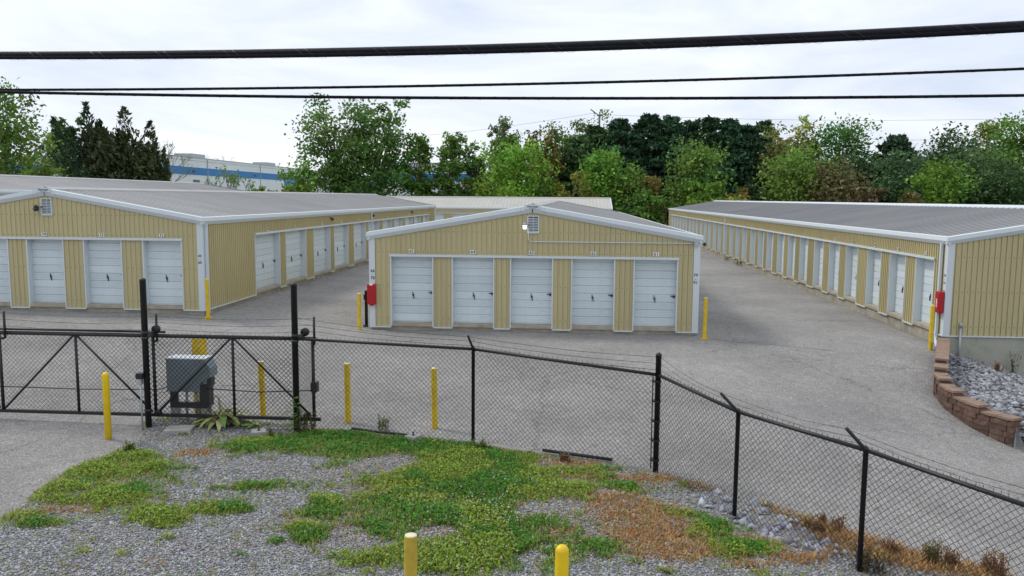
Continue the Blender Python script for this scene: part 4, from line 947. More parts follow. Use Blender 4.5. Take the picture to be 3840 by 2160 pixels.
# dandelions / yellow flowers
YF = [(730, 1138, 30, 6, 1), (830, 1140, 30, 5, .8), (100, 1263, 15, 3, .9), (1030, 1445, 60, 6, .8)]
P = sample(40000); s = field(P, YF); P = P[RNG.random(len(P)) < s * .25]; N = len(P)
o = stones('yellow_flowers', np.column_stack([P, zf(P) + RNG.uniform(.05, .10, N)]), RNG.uniform(.008, .012, N), tint(N, (.68, .58, .03), .08), .6); tag(o, 'tiny yellow flowers near the gate post', 'flowers', kind='stuff')
# ------------------------------------------------------------------ plants by the gate
def leaf_strip(mb, base, dirv, L, w, droop, n=6, fold=.25, lift=.35):
    """one long bent leaf with a folded midrib"""
    d = np.array([dirv[0], dirv[1], 0.]); d /= np.linalg.norm(d); s = np.array([-d[1], d[0], 0]); i0 = len(mb.v)
    for k in range(n + 1):
        t = k / n; c = np.asarray(base, float) + d * L * t * (1 - .15 * droop * t) + np.array([0, 0, lift * L * (t - droop * t * t)]); ww = w * math.sin(PI * min(1, .12 + .88 * t) ** .8) * .5 + .004
        wob = .15 * ww * math.sin(t * 9 + L * 30)
        mb.v += [tuple(c - s * ww + [0, 0, fold * ww + wob]), tuple(c), tuple(c + s * ww + [0, 0, fold * ww - wob])]
    for k in range(n):
        a = i0 + 3 * k; mb.f += [(a, a + 1, a + 4, a + 3), (a + 1, a + 2, a + 5, a + 4)]
m_mull = [mat('wilted_leaf_green', (.27, .32, .10), .8, var=.25, scale=14), mat('wilted_leaf_pale', (.42, .42, .19), .8, var=.25, scale=14), mat('wilted_leaf_brown', (.17, .10, .04), .85, var=.3, scale=14), mat('fresh_leaf_green', (.13, .24, .04), .7, var=.25, scale=14)]
P = on_ground(556, 1072); P[2] = float(verge_z(np.array([P[0]]), np.array([P[1]]))[0])
pl = thing('mullein_plant', P, 'wilted broad leaved plant drooping over the gravel before the gate', 'plant')
for k in range(64):
    a = random.uniform(0, 2 * PI); L = random.uniform(.42, .80); z = random.uniform(.05, .20); mb = MB()
    leaf_strip(mb, P + [0, 0, z], (math.cos(a) * 1.15, math.sin(a)), L, random.uniform(.08, .16), random.uniform(1.25, 1.75), lift=random.uniform(.10, .32))
    for i in range(len(mb.v)):
        x, y, zz = mb.v[i]; mb.v[i] = (x, y, max(zz, P[2] + .01 + .012 * random.random()))
    mb.build('leaf', random.choice(m_mull[:2] * 3 + m_mull[2:]), pl, True)
for k in range(12):
    a = random.uniform(0, 2 * PI); mb = MB(); leaf_strip(mb, P + [random.uniform(-.04, .04), random.uniform(-.04, .04), .2], (math.cos(a), math.sin(a)), random.uniform(.14, .26), .05, 1.1, lift=1.0); mb.build('leaf', m_mull[1], pl, True)
MB().tube([P, P + [0, 0, .3], P + [-.02, .0, .5], P + [-.07, 0, .56], P + [-.11, 0, .5]], [.035, .03, .018, .012, .008], 8).build('stem', m_mull[1], pl, True)
P = on_ground(620, 1075); pl2 = thing('broad_leaf_weed', P, 'low broad green leaves right of the wilted plant', 'plant')
for k in range(12):
    a = random.uniform(0, 2 * PI); mb = MB(); leaf_strip(mb, P + [random.uniform(-.2, .2), random.uniform(-.1, .1), .03], (math.cos(a), math.sin(a)), random.uniform(.2, .34), .1, 1.2, lift=.4); mb.build('leaf', random.choice([m_mull[3], m_mull[3], m_mull[0]]), pl2, True)
# vine on the second gate post
vb = V3(p2[0], YP - .06, p2[2]); vine = thing('vine', vb, 'green vine climbing the second gate post', 'plant')
pts = [vb + [.02 + .05 * math.sin(k * 1.3), -.02 - .03 * math.cos(k), k * .075] for k in range(10)]; MB().tube(pts, .006, 5).build('stem', mat('green_stem', (.12, .16, .04), .8), vine, True)
for k in range(30):
    q = random.choice(pts[2:]) + RNG.normal(0, .045, 3) * [1.3, .4, 1]; a = random.uniform(0, 2 * PI); mb = MB(); leaf_strip(mb, q, (math.cos(a), math.sin(a) - .6), .085, .07, .9, n=3, lift=.3); mb.build('leaf', m_mull[3], vine, True)
def weed(px, label, h, n, cols, group='weeds along the fence', spread=.12, P=None):
    P = on_ground(*px) if P is None else P; t = thing('weed', P, label, 'weed', group)
    mb = MB(); tips = []
    for k in range(n):
        a = random.uniform(0, 2 * PI); r = spread * random.random() ** .5; b = P + [r * math.cos(a), r * math.sin(a), -.01]; hh = h * random.uniform(.55, 1); q = b + [random.uniform(-.1, .1) * hh * 2, random.uniform(-.1, .1) * hh * 2, hh]
        mb.tube([b, (b + q) / 2 + RNG.normal(0, .01, 3), q], [.005, .004, .002], 4); tips.append((b, q))
    so = mb.build('stems', mat('dry_weed_stem', (.13, .085, .04), .9, var=.3), t); so['kind'] = 'stuff'
    Q = []
    for b, q in tips:
        for j in range(26): Q.append(b + (q - b) * random.uniform(.2, 1.02) + RNG.normal(0, .012, 3))
    Q = np.array(Q); N = len(Q); o = cards('leaves', Q - P, RNG.uniform(.2, 1.5, N), RNG.uniform(.012, .022, N), RNG.uniform(.03, .07, N), np.ones(N), np.clip(np.array(cols)[RNG.integers(0, len(cols), N)] * RNG.uniform(.6, 1.4, (N, 1)), 0, 1)); o.parent = t; o['kind'] = 'stuff'; return t
DK = [(.07, .055, .025), (.10, .06, .025), (.06, .07, .02)]; RD = [(.24, .11, .045), (.32, .18, .07), (.18, .08, .035)]; GN = [(.10, .16, .025), (.16, .22, .03), (.07, .12, .02)]
weed((768, 1090), 'dark dry weed clump at the foot of the second gate post', .42, 26, DK + GN, spread=.2)
weed((2195, 1449), 'tall dark weed clump just right of the nearest fence post', .36, 22, DK, spread=.22)
weed((2345, 1425), 'reddish green weed tuft behind the fence near the right edge', .36, 20, RD + GN, spread=.1)
weed((2390, 1432), 'short reddish weed tuft right of the taller reddish green one', .26, 14, RD, spread=.08)
weed((2500, 1449), 'reddish dried weed tuft furthest right behind the fence', .32, 24, RD, spread=.13)
weed((2240, 1400), 'small red brown weed tuft behind the fence at the asphalt edge', .2, 14, RD, spread=.1)
weed((2075, 1330), 'brown weed clump beyond the drain stones between two fence posts', .16, 22, RD, spread=.28)
weed((960, 1085), 'pale green weed sprig at the fence foot above the black pipe', .28, 10, GN, spread=.12)
weed((1210, 1138), 'bright green weed tuft below the middle fence post', .2, 14, GN, spread=.13)
weed((685, 1112), 'small green weed sprig right of the bolted footing', .24, 7, GN, spread=.06)
weed((325, 1140), 'green weed sprig at the edge of the drive', .2, 9, GN, spread=.06)
weed((1420, 1165), 'reddish weed sprig in the grass left of the fence corner', .16, 10, RD, spread=.08)
P = at_x(1859, 662, 10.85); P[2] = gnd(P[0], P[1]); weed(None, 'green weed tuft growing at the sill of the right building', .45, 26, GN, spread=.3, P=P)
P = at_x(1830, 652, 10.85); P[2] = gnd(P[0], P[1]); weed(None, 'small green weed at the right building foundation further back', .35, 16, GN, spread=.25, P=P)
P = V3(11.9, 23.2, 0); P[2] = float(bed_z(np.array([P[0]]), np.array([P[1]]))[0]); weed(None, 'dry brown weed growing among the bed stones', .35, 16, RD, spread=.15, P=P)
P = V3(12.9, 24.25, 0); P[2] = float(bed_z(np.array([P[0]]), np.array([P[1]]))[0]); weed(None, 'thin dark weed against the stained foundation wall', .75, 8, DK, spread=.06, P=P)
# dark filled cracks in the asphalt
for px in ([(1786, 852), (1850, 860), (1930, 866), (2010, 874), (2110, 884)], [(1100, 800), (1160, 835), (1240, 842)], [(300, 1010), (420, 985), (520, 972), (640, 968)]):
    Q = []
    for (xa, ya), (xb, yb) in zip(px[:-1], px[1:]):
        for k in range(8): q = on_ground(xa + (xb - xa) * k / 8 + random.uniform(-4, 4), ya + (yb - ya) * k / 8 + random.uniform(-1, 1)); Q.append(q)
    mb = MB()
    for k, q in enumerate(Q):
        wd = random.uniform(.006, .02); mb.v += [(q[0], q[1] - wd, float(gnd(q[0], q[1])) + .004), (q[0], q[1] + wd, float(gnd(q[0], q[1])) + .004)]
    for k in range(len(Q) - 1): mb.f.append((2 * k, 2 * k + 2, 2 * k + 3, 2 * k + 1))
    o = mb.build('asphalt_crack', mat('crack_filler', (.07, .068, .065), .9), None); o['kind'] = 'structure'
# ------------------------------------------------------------------ overhead cables
def cable(pxs, dl, dr, r, label, lash=2):
    """three pixels fix the sag, dl / dr the depth at the left and right picture edge"""
    A3 = np.polyfit([p[0] for p in pxs], [p[1] for p in pxs], 2); pts = []
    for x in np.linspace(-700, 3300, 90):
        t = x / 2576; inv = (1 - t) / dl + t / dr; d = ray(x, np.polyval(A3, x)); d = d / (d @ FW); pts.append(V3(0, 0, CAMZ) + d / inv)
    c = pts[len(pts) // 2]; t = thing('overhead_cable', c, label, 'cable', 'overhead cables')
    MB().tube(pts, r, 12).build('sheath', m_cable, t, True)
    if r > .03:
        MB().tube([p + [0, 0, r * .98] for p in pts], r * .25, 6).build('messenger_strand', m_strand, t, True)
        MB().tube([p + [0, -.02, -r * .75] for p in pts], r * .62, 8).build('lower_cable', m_cable, t, True)
    # lashing wire wound round the bundle
    P = np.array(pts); seg = np.linalg.norm(np.diff(P, axis=0), axis=1); cu = np.concatenate([[0], np.cumsum(seg)]); tot = cu[-1]
    for ph in np.linspace(0, PI, lash, endpoint=False):
        q = []; n = int(tot / (.035 if r > .03 else .04)); rr = r * (1.32 if r > .03 else 1.08); pitch = .42 if r > .03 else .36
        for k in range(n):
            s = tot * k / n; c = np.array([np.interp(s, cu, P[:, j]) for j in range(3)]); a = 2 * PI * s / pitch + ph
            q.append(c + [0, math.cos(a) * rr, math.sin(a) * rr - (.2 * r if r > .03 else 0)])
        MB().tube(q, .0011, 3).build('lashing_wire', m_strand, t)
cable([(0, 139), (1288, 121), (2576, 66)], 9.2, 6.3, .036, 'thick lashed cable bundle, topmost of the three overhead cables', 2)
cable([(0, 226), (1288, 212), (2576, 173)], 10.6, 9.6, .0165, 'thin overhead cable, middle of the three', 1)
cable([(0, 231.5), (1288, 247), (2576, 240)], 10.2, 9.8, .0185, 'thin overhead cable, lowest of the three', 1)
# ------------------------------------------------------------------ warehouse behind the trees
w0 = at_y(418.6, 391, 140.0); XW = w0[0]; ZT = 11.1; ZG = float(gnd(XW, 140))
wh = thing('warehouse', (XW, 150, ZG), 'long white warehouse with a blue stripe behind the left trees', 'building')
yA, yB = 137.0, 300.0
joints = [at_x(x / K * .4658 * 1.0, y / K, XW)[1] if False else at_x(x, y, XW)[1] for x, y in ((522, 440), (655, 450))]
ys_ = [yA] + [j for j in joints] + [joints[-1] + (joints[-1] - joints[0]) * 1.1 * k for k in (1, 2)] + [yB]
for k in range(len(ys_) - 1): MB().box(XW - .4, XW, ys_[k] + .05, ys_[k + 1] - .05, ZG - 1, ZT).build('wall_panel', m_wwhite, wh)
for k in range(6): MB().box(XW - .2 - 14 * (k + 1), XW - .3 - 14 * k, yA - .0, yA + .4, ZG - 1, ZT - .25).build('wall_panel', m_wwhite, wh)
MB().box(XW - 84, XW + .05, yA + .3, yB, ZT - .5, ZT - .45).build('roof', m_roof, wh); MB().box(XW - .45, XW + .07, yA, yB, ZT, ZT + .15).build('parapet_cap', m_galv, wh)
MB().box(XW, XW + .06, yA + .02, yB, ZT - 3.15, ZT - 1.75).build('blue_stripe', m_wblue, wh); MB().box(XW - 84, XW + .06, yA - .06, yA - .01, ZT - 3.3, ZT - 1.9).build('blue_stripe', m_wblue, wh)
for j in joints: MB().box(XW + .06, XW + .12, j - .12, j + .12, ZG, ZT).build('downspout', m_galv, wh)
for (x0_, y0_, x1_, y1_), nm, mm in (((486, 452, 502, 466), 'window', m_glass), ((715, 455, 741, 487), 'door', m_wblue), ((483, 428, 489, 434), 'wall_light', m_dark), ((638, 440, 643, 444), 'wall_light', m_dark)):
    a_, b_ = at_x(x0_, y0_, XW), at_x(x1_, y1_, XW); o = MB().box(XW + .01, XW + .1, a_[1], b_[1], b_[2], a_[2]).build(nm, mm, wh)
    if nm == 'door':
        for i in range(2):
            for j in range(2): yy = a_[1] + (b_[1] - a_[1]) * (.2 + .3 * i); zz = a_[2] - (a_[2] - b_[2]) * (.25 + .25 * j); MB().box(XW + .1, XW + .14, yy, yy + (b_[1] - a_[1]) * .2, zz - .5, zz).build('pane', m_glass, o)
for x_, y_ in ((487, 391), (672, 410)):
    a_ = at_x(x_, y_, XW - 4); MB().box(XW - 6.5, XW - 3, a_[1] - 3, a_[1] + 3, ZT - .4, ZT + 1.15).build('rooftop_unit', m_galv, wh)
MB().box(XW - 9, XW - 6, yA + 2, yA + 5, ZT - .4, ZT + 2.2).build('rooftop_unit', m_wwhite, wh)
w2 = thing('warehouse', (-26, 152, 0), 'white building with blue band glimpsed behind the middle trees', 'building')
MB().box(-36, -18, 150, 170, -1, 10.2).build('wall', m_wwhite, w2); MB().box(-36.05, -17.95, 149.94, 170.05, 7.0, 8.4).build('blue_stripe', m_wblue, w2); MB().box(-36.1, -17.9, 149.9, 170.1, 10.2, 10.4).build('parapet_cap', m_galv, w2)
MB().box(-22.4, -20.2, 149.9, 150.0, .2, 3.4).build('door', m_glass, w2)
# utility pole beyond the pines
pp = at_y(1509, 285, 170.0); up = thing('utility_pole', (pp[0], 170, gnd(pp[0], 170)), 'far wooden utility pole rising above the pines', 'pole')
MB().tube([(pp[0], 170, 0), (pp[0], 170, pp[2] + .3)], [.2, .13], 8).build('pole', m_bark, up, True); MB().tube([(pp[0] - 1.9, 170, pp[2] + .8), (pp[0], 170, pp[2] - .6), (pp[0] + 1.5, 170, pp[2] + .2)], .12, 6).build('crossarm', m_bark, up)
for (xa, ya, xb, yb), lab in (((1497, 284, 900, 352), 'hair thin far power line running left from the utility pole'), ((1520, 289, 2700, 296), 'upper hair thin far power line running right over the trees'), ((1980, 340, 2700, 345), 'lower hair thin far power line above the right trees')):
    a_ = at_y(xa, ya, 170.0); b_ = at_y(xb, yb, 175.0); n = 16
    o = MB().tube([a_ + (b_ - a_) * k / n - [0, 0, .8 * math.sin(PI * k / n)] for k in range(n + 1)], .022, 4).build('power_line', m_strand, None); tag(o, lab, 'power line', 'far power lines')
# ------------------------------------------------------------------ trees
def leaf_quads(C, size, cols, upb=.3, elong=1.0, axis=None):
    N = len(C); n = RNG.normal(0, 1, (N, 3)); n[:, 2] = np.abs(n[:, 2]) + upb; n /= np.linalg.norm(n, axis=1)[:, None]
    r = RNG.normal(0, 1, (N, 3)) if axis is None else axis + RNG.normal(0, .35, (N, 3)); u = r - n * (r * n).sum(1)[:, None]; u /= np.linalg.norm(u, axis=1)[:, None] + 1e-9; w = np.cross(n, u)
    s = size[:, None]; return np.stack([C - u * s * elong, C + w * s * .55 - u * s * .1, C + u * s * elong, C - w * s * .55 - u * s * .1], 1)
def crown_noise(D, seed):
    r = np.random.default_rng(seed); s = np.zeros(len(D))
    for k in range(7): f = r.normal(0, 1, 3) * (1.5 + k * .6); s += np.sin(D @ f + r.uniform(0, 6)) / (1.3 + .5 * k)
    return s
def tree(name, label, px, ptop, wpx, Y, kind, col, zbase=None, dens=1.0, low=.12, group='trees beyond the storage yard', cat='tree', bare_top=False):
    T = at_y(px, ptop, Y); X = T[0]; zb = float(gnd(X, min(Y, 112))) if zbase is None else zbase; h = T[2] - zb; w = wpx * K / F * Y * {'pine': 1.55, 'cedar': 1.12, 'bare': 1.0}.get(kind, 1.15); seed = RNG.integers(1e9)
    t = thing(name, (X, Y, zb), label, cat, group); base = V3(X, Y, zb); col = np.array(col); col = col * (1.0 if col.tolist() in LISTED else 1.6)
    mb = MB(); lean = RNG.normal(0, .03, 2)
    if kind in ('round', 'loose', 'bush'):
        z0 = low * h; rh = (h - z0) / 2; cz = z0 + rh; n = int((70 if kind != 'bush' else 36) * (1.0 if kind == 'round' else .8))
        D = RNG.normal(0, 1, (n, 3)); D /= np.linalg.norm(D, axis=1)[:, None]; rad = RNG.uniform(.05, 1, n) ** (1 / 2.4); amp = 1 + (.16 if kind == 'round' else .26) * crown_noise(D, seed)
        shape = np.where(D[:, 2] < 0, 1.0, 1.0 - .12 * D[:, 2]); Cc = D * (rad * np.clip(amp, .5, 1.25) * shape)[:, None] * np.array([w / 2 * .9, w / 2 * .9, rh * .92]) + np.array([0, 0, cz])
        top = Cc[:, 2].max(); Cc[:, 2] *= 1 + (h * .97 - top) / top * np.clip(Cc[:, 2] / top, 0, 1)
        cr_ = (.20 if kind == 'round' else .15) * min(w, 2 * rh); N = int(dens * (62 if kind == 'round' else 46) * (w * 2 * rh) ** .93) + 400
        idx = RNG.integers(0, n, N); L = Cc[idx] + np.clip(RNG.normal(0, 1, (N, 3)), -1.7, 1.7) * cr_ * np.array([.62, .62, .42]) * RNG.uniform(.5, 1.3, n)[idx][:, None]
        cl = RNG.normal(1, .2, n)[idx][:, None] * RNG.normal(1, .22, (N, 1)); hue = RNG.normal(0, .10, n)[idx]; cols = col[None] * np.clip(cl, .35, 2.0); cols[:, 0] *= 1 + hue; L[:, 2] = np.maximum(L[:, 2], .05)
        q = leaf_quads(L, RNG.uniform(.17, .36, N) * (1 if Y > 85 else .8), cols, .25)
        if h > 4:
            th = h * (.75 if kind == 'loose' else .6); mb.tube([(0, 0, -.3), (lean[0] * th * .5, lean[1] * th * .5, th * .5), (lean[0] * th, lean[1] * th, th)], [.018 * h + .06, .013 * h + .03, .03], 7)
            order = np.argsort(-np.abs(D[:, 2]) - RNG.random(n))[: (26 if kind == 'loose' else 14)]
            for k in order:
                c = Cc[k]; s = np.array([lean[0] * th * .4, lean[1] * th * .4, min(max(c[2] * .5, .15 * h), th * .9)]); mb.tube([s, (s + c) / 2 + [0, 0, .04 * h], c], [.007 * h + .02, .005 * h, .015], 4, False)
        else: mb.tube([(0, 0, -.2), (0, 0, h * .5)], [.06, .02], 5)
        m = m_leaf
    elif kind == 'pine':
        N = int(dens * 95 * (w * h) ** .9); L = []; ax = []; z = low * h + .3; nb = 0; cl = []
        mb.tube([(0, 0, -.3), (lean[0] * h * .3, lean[1] * h * .3, h * .5), (lean[0] * h * .3, 0, h * .97)], [.02 * h + .05, .012 * h, .03], 7)
        tiers = []
        while z < h * .985:
            t_ = z / h; r = w / 2 * (1.02 - t_) ** .5 * (.95 if t_ > .15 else .8); k = 5 + int(3 * (1 - t_))
            for j in range(k): a = RNG.uniform(0, 2 * PI); tiers.append((z + RNG.normal(0, .12), a, r * RNG.uniform(.6, 1.12)))
            z += h * .045 * (1 - .35 * t_)
        per = max(10, N // len(tiers))
        for z, a, r in tiers:
            u = np.sqrt(RNG.uniform(.06, 1, per)); d = np.array([math.cos(a), math.sin(a), 0]); s = np.array([-d[1], d[0], 0]); wd = .22 * r + .15; tint_ = RNG.normal(1, .24)
            p = u[:, None] * r * d + RNG.normal(0, wd, per)[:, None] * s * (.5 + u[:, None]) * .8 + np.array([0, 0, 1]) * (z + .10 * r * u ** 2 + RNG.normal(0, .14, per) - .12 * r * u)[:, None]
            L.append(p); ax.append(np.tile(d * .8 + [0, 0, .7], (per, 1))); cl.append(np.full(per, tint_)); mb.tube([(0, 0, z - .1), tuple(d * r * .85 + [0, 0, z])], [.02 + .004 * h, .01], 4, False)
        L = np.concatenate(L); ax = np.concatenate(ax); N = len(L); cols = col[None] * np.clip(np.concatenate(cl)[:, None] * RNG.normal(1, .22, (N, 1)), .35, 2.0)
        q = leaf_quads(L, RNG.uniform(.20, .40, N), cols, .1, 1.25, ax); m = m_needle
    elif kind == 'cedar':
        N = int(dens * 95 * (w * h) ** .92); nl = 15; lead = [(0, 0, h, w * .62)] + [(RNG.normal(0, w * .2), RNG.normal(0, w * .2), h * RNG.uniform(.6, .95), w * RNG.uniform(.34, .52)) for _ in range(nl)]
        L = []; cl = []
        for lx, ly, lh, lr in lead:
            k = N // len(lead); tt = RNG.uniform(.0, 1, k) ** .75; rr = lr * np.clip(1.03 - tt, .02, 1) ** 1.05 * (.45 + .45 * np.sqrt(RNG.random(k))) * (1 + .25 * np.sin(tt * 40 + RNG.uniform(0, 6))); a = RNG.uniform(0, 2 * PI, k)
            L.append(np.column_stack([lx * (.3 + .7 * tt) + rr * np.cos(a), ly * (.3 + .7 * tt) + rr * np.sin(a), tt * lh + low * h * (1 - tt)])); cl.append(np.full(k, RNG.normal(1, .15)))
        L = np.concatenate(L); N = len(L); cols = col[None] * np.clip(np.concatenate(cl)[:, None] * RNG.normal(1, .3, (N, 1)), .3, 2.2); rad = L * [1, 1, 0]; rad /= np.linalg.norm(rad, axis=1)[:, None] + 1e-6
        q = leaf_quads(L, RNG.uniform(.12, .30, N), cols, .0, 1.5, rad * .6 + np.array([0, 0, .9])); m = m_needle
        mb.tube([(0, 0, -.3), (0, 0, h * .9)], [.02 * h + .05, .03], 7)
    elif kind == 'bare':
        def grow(p, d, L, r, lev):
            e = p + d * L; mb.tube([p, (p + e) / 2 + RNG.normal(0, .03 * L, 3), e], [r, r * .8, r * .6], 4, False)
            if lev == 0: return
            for k in range(3 if lev > 1 else 4):
                nd = d + RNG.normal(0, .42, 3); nd[2] += .12; nd /= np.linalg.norm(nd); grow(p + d * L * RNG.uniform(.55, 1), nd, L * RNG.uniform(.55, .75), r * .55, lev - 1)
        for k in range(3): d = np.array([RNG.normal(0, .35 * w / h), RNG.normal(0, .25), 1.0]); d /= np.linalg.norm(d); grow(np.array([RNG.normal(0, .1 * w), 0, 0.]), d, h * .42, .012 * h + .03, 4)
        zmax = max(v[2] for v in mb.v); mb.v = [(x, y, z * h / zmax) for x, y, z in mb.v]
        q = None
        if dens > 0:
            V = np.array(mb.v); V = V[V[:, 2] > .25 * h]; N = int(260 * dens); L = V[RNG.integers(0, len(V), N)] + RNG.normal(0, .15, (N, 3)); cols = col[None] * RNG.uniform(.6, 1.4, (N, 1)); q = leaf_quads(L, RNG.uniform(.1, .2, N), cols, .2); m = m_leaf
    mb.v = [tuple(np.array(v) + base) for v in mb.v]
    mb.build('trunk', m_twig if kind == 'bare' else m_bark, t)
    if q is not None:
        me = np_mesh('crown', q, 4, m, cols); o = bpy.data.objects.new('crown', me); COL.objects.link(o); o.parent = t
    return t
GM = (.115, .215, .036); GD = (.08, .165, .032); LM = (.19, .35, .045); LG = (.16, .27, .04); PN = (.046, .108, .05); PG = (.075, .14, .05); CD = (.028, .036, .012); OL = (.15, .135, .035); BR = (.12, .105, .045); YG_ = (.20, .22, .06)
LISTED = [list(c) for c in (GM, GD, LM, LG, PN, PG)]
trees = [
 # left group
 ('maple_tree', 'big green maple cut off by the left picture edge', 5, 208, 180, 72, 'round', (.085, .15, .028), 1.0, .05),
 ('young_tree', 'light green slender tree below the big left maple', 95, 392, 90, 66, 'loose', LG, .8, .05),
 ('bare_tree', 'pale bare tree between the left maple and the cedars', 118, 345, 60, 110, 'bare', OL, .3, .1),
 ('broadleaf_tree', 'dark broadleaf tree just left of the tall cedar', 158, 296, 95, 98, 'loose', GD, 1.0, .15),
 ('cedar_tree', 'tall dark cedar with a thin pointed tip', 216, 258, 160, 88, 'cedar', (.024, .046, .019), 1.0, .0),
 ('cedar_tree', 'broad brownish dark cedar right of the pointed cedar', 312, 268, 205, 86, 'cedar', (.038, .05, .018), 1.0, .0),
 ('cedar_tree', 'lower brownish cedar at the right end of the cedar clump', 388, 335, 95, 85, 'cedar', (.036, .05, .018), 1.0, .0),
 ('bare_tree', 'pale thin tree rising behind the right side of the cedars', 405, 346, 70, 120, 'bare', LG, .8, .1),
 ('dark_bush', 'dark low bush under the cedars', 200, 430, 110, 82, 'bush', (.03, .05, .018), 1.0, .0),
 ('bare_tree', 'leafless tree beyond the warehouse roof', 545, 383, 95, 300, 'bare', OL, .0, .1),
 ('budding_tree', 'sparse budding tree in front of the warehouse wall', 585, 415, 105, 84, 'bare', LM, 1.6, .1),
 ('green_bush', 'small green bush in front of the warehouse wall', 655, 472, 60, 82, 'bush', LG, 1.0, .0),
 ('green_bush', 'small olive bush beside the warehouse door', 700, 478, 50, 84, 'bush', OL, 1.0, .0),
 # big pair and the row to its right
 ('broadleaf_tree', 'tall loose green tree, left of the big pair', 840, 246, 200, 108, 'loose', (.07, .13, .03), .95, .06),
 ('broadleaf_tree', 'tall loose green tree, right of the big pair', 955, 252, 165, 111, 'loose', (.06, .125, .028), .95, .06),
 ('broadleaf_tree', 'low dark green tree filling between the big pair', 890, 360, 150, 106, 'round', GD, .9, .03),
 ('green_bush', 'light green shrub at the left foot of the big pair', 765, 415, 90, 105, 'bush', LG, 1.2, .0),
 ('broadleaf_tree', 'slim green tree next right of the big pair', 1052, 346, 100, 112, 'loose', GM, 1.2, .05),
 ('broadleaf_tree', 'slim green tree with a pointed top in the middle row', 1137, 334, 85, 112, 'loose', (.09, .165, .035), 1.3, .05),
 ('broadleaf_tree', 'thin airy tree right of the pointed one', 1195, 356, 70, 115, 'loose', GM, 1.0, .05),
 ('broadleaf_tree', 'greyish open topped tall tree behind the lime tree', 1263, 294, 75, 135, 'loose', (.12, .15, .07), .8, .1),
 ('broadleaf_tree', 'dense green tree behind the lime tree', 1275, 335, 110, 128, 'round', GM, .9, .05),
 ('lime_tree', 'bright lime green tree in the middle of the row', 1300, 368, 150, 108, 'round', LM, 1.1, .03),
 ('broadleaf_tree', 'olive brown tree right of the lime tree', 1360, 326, 105, 122, 'loose', OL, 1.2, .05),
 ('broadleaf_tree', 'green tree with rounded top before the pines', 1405, 318, 100, 126, 'round', GM, .9, .05),
 ('broadleaf_tree', 'yellow green rounded tree left of the utility pole', 1462, 306, 100, 135, 'round', (.12, .17, .03), .9, .05),
 ('broadleaf_tree', 'green round topped tree beside the utility pole', 1545, 284, 105, 150, 'round', (.085, .16, .03), .9, .05)]
pines = [(1455, 345, 120, 124, PG), (1500, 318, 130, 128, PG), (1565, 300, 130, 126, PN), (1632, 288, 125, 128, PN), (1690, 292, 120, 127, PN), (1742, 304, 110, 130, PN), (1790, 298, 115, 127, PN), (1838, 302, 125, 126, PN), (1882, 318, 110, 125, PN), (1925, 305, 95, 140, PG)]
pl_ = ['blue green pine at the left end of the pine row', 'second pine from the left, blue green', 'third pine from the left in the dark row', 'tallest dark pine left of centre in the row', 'fifth pine from the left in the dark row', 'sixth pine from the left, a little lower', 'seventh pine from the left in the dark row', 'eighth pine from the left, broad and dark', 'ninth pine from the left, at the dark row end', 'lighter pine behind the right end of the row']
for (a, b, c, d, e), l in zip(pines, pl_): trees.append(('pine_tree', l, a, b, c, d, 'pine', e, 1.15, .0))
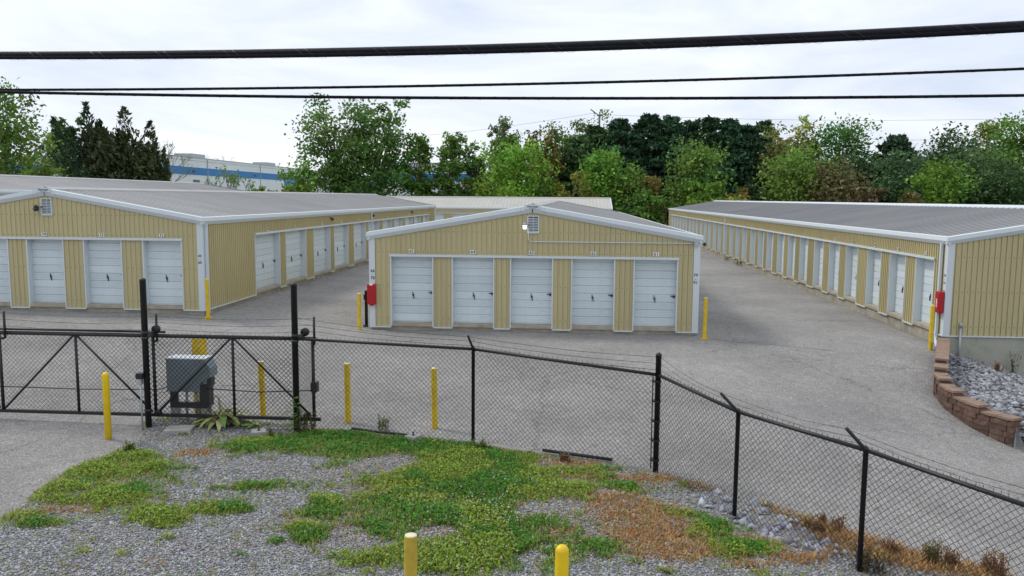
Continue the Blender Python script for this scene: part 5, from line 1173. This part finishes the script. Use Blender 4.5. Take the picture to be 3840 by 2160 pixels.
trees += [
 ('lime_tree', 'bright green tree in front of the left pines', 1515, 368, 105, 112, 'round', (.115, .225, .035), 1.1, .03),
 ('broadleaf_tree', 'mid green tree right of the bright tree before the pines', 1580, 415, 90, 110, 'round', (.09, .17, .03), 1.0, .02),
 ('olive_shrub', 'yellow olive shrub at the left foot of the pines', 1440, 440, 90, 108, 'bush', (.17, .19, .035), 1.2, .0),
 ('olive_shrub', 'olive brown shrub between two bright trees before the pines', 1640, 450, 100, 110, 'bush', OL, 1.2, .0),
 ('lime_tree', 'tall bright green tree standing before the right pines', 1755, 358, 130, 112, 'round', (.13, .225, .045), 1.1, .03),
 ('green_bush', 'bright rounded bush below the tall bright tree', 1772, 462, 95, 106, 'bush', LM, 1.2, .0),
 ('olive_shrub', 'olive yellow shrub right of the bright bush', 1850, 476, 85, 108, 'bush', (.19, .18, .04), 1.2, .0),
 ('dark_bush', 'dark undergrowth shrub below the right pines', 1900, 470, 110, 114, 'bush', (.035, .06, .02), 1.0, .0),
 ('broadleaf_tree', 'tall sparse yellow green tree right of the pines', 1995, 292, 110, 126, 'loose', YG_, .95, .1),
 ('broadleaf_tree', 'olive tree in front of the sparse yellow green tree', 1950, 345, 90, 122, 'loose', (.14, .14, .045), 1.0, .05),
 ('broadleaf_tree', 'dense deep green maple right of the sparse tree', 2112, 318, 160, 125, 'round', (.055, .13, .03), 1.1, .05),
 ('lime_tree', 'light green spreading tree below the sparse yellow tree', 2010, 385, 150, 112, 'round', (.115, .20, .035), 1.0, .02),
 ('red_leaf_tree', 'reddish brown leaved tree in the right row', 2085, 412, 130, 109, 'round', BR, 1.0, .02),
 ('broadleaf_tree', 'grey green evergreen right of the reddish tree', 2165, 400, 110, 114, 'round', PG, 1.1, .03),
 ('pine_tree', 'dark pine rising behind the right row', 2255, 342, 130, 126, 'pine', (.03, .06, .03), 1.1, .0),
 ('broadleaf_tree', 'broad grey green tree in the right row', 2245, 385, 170, 114, 'round', (.055, .10, .04), 1.1, .03),
 ('lime_tree', 'bright lime tree near the right picture edge', 2365, 408, 115, 106, 'round', LM, 1.05, .02),
 ('brown_shrub', 'brown undergrowth shrub behind the right roof', 2180, 478, 130, 106, 'bush', (.10, .075, .035), 1.1, .0),
 ('brown_shrub', 'brown green undergrowth left of the bright lime tree', 2300, 488, 90, 104, 'bush', (.12, .10, .035), 1.1, .0),
 ('broadleaf_tree', 'dark rounded tree behind the bright lime tree', 2395, 336, 150, 124, 'round', (.04, .075, .028), 1.1, .03),
 ('broadleaf_tree', 'broad grey green tree right of the bright lime tree', 2460, 388, 190, 112, 'round', (.06, .105, .04), 1.1, .03),
 ('broadleaf_tree', 'yellow green topped tree near the right edge', 2490, 303, 100, 128, 'round', (.15, .18, .04), 1.0, .05),
 ('broadleaf_tree', 'tall green maple cut off by the right picture edge', 2560, 305, 130, 118, 'round', (.085, .16, .03), 1.1, .03),
 ('broadleaf_tree', 'dark low tree at the right edge behind the roof', 2540, 425, 150, 108, 'round', (.05, .09, .03), 1.1, .0),
 ('bare_tree', 'pale bare tree top above the right trees', 2440, 308, 80, 160, 'bare', OL, .0, .1),
 ('bare_tree', 'thin bare tree between the dark pine and rounded tree', 2320, 345, 70, 150, 'bare', OL, .1, .1),
 ('green_bush', 'green bush at the end of the back building', 1640, 480, 80, 100, 'bush', GM, 1.2, .0),
 ('green_bush', 'dark green bush left of the right building end', 1600, 500, 80, 104, 'bush', GD, 1.2, .0),
 ('green_bush', 'mid green bush behind the middle roof ridge', 1340, 455, 110, 108, 'bush', GM, 1.2, .0),
 ('green_bush', 'low green undergrowth below the slim trees', 1110, 455, 110, 112, 'bush', GM, .9, .0),
 ('green_bush', 'low green undergrowth behind the back building left part', 1210, 448, 110, 113, 'bush', (.09, .15, .03), .9, .0)]
for (nm, lab, px, pt, wp, Y, kd, col, dn, lo) in trees: tree(nm, lab, px, pt, wp, Y, kd, col, dens=dn, low=lo, cat=('bush' if kd == 'bush' else 'tree'))
# the wood behind the single trees, read as one mass
N = 60000; X = RNG.uniform(-14, 90, N); Y = RNG.uniform(138, 165, N); hh = 9.5 + 2.2 * np.sin(X * .21) + 1.6 * np.sin(X * .53 + 1) + 1.2 * np.sin(X * 1.1 + Y * .3) - 4.0 * (1 - sm(-14, 0, X))
L = np.column_stack([X, Y, hh * RNG.random(N) ** .6]); k = fbm(X, Y + L[:, 2], .35, 77); c = np.where((k > .5)[:, None], np.array([.09, .16, .04]), np.array([.05, .105, .034])) * RNG.normal(1, .25, (N, 1)).clip(.4, 1.8)
o = bpy.data.objects.new('far_wood', np_mesh('far_wood', leaf_quads(L, RNG.uniform(.3, .6, N), c, .25), 4, m_leaf, c)); COL.objects.link(o); tag(o, 'dark green wood in the distance behind the single trees', 'wood', kind='stuff')
o = grid_mesh('wooded_rise', np.linspace(-260, 320, 60), np.linspace(135, 420, 20), lambda X, Y: -1.0 + (4.5 + 1.5 * np.sin(X * .06) + 1.0 * np.sin(X * .17 + 2)) * sm(140, 200, Y) * sm(-30, 20, X), m_field)
print('TRIS', sum(len(p.data.polygons) for p in bpy.data.objects if p.type == 'MESH'), 'OBJ', len(bpy.data.objects))
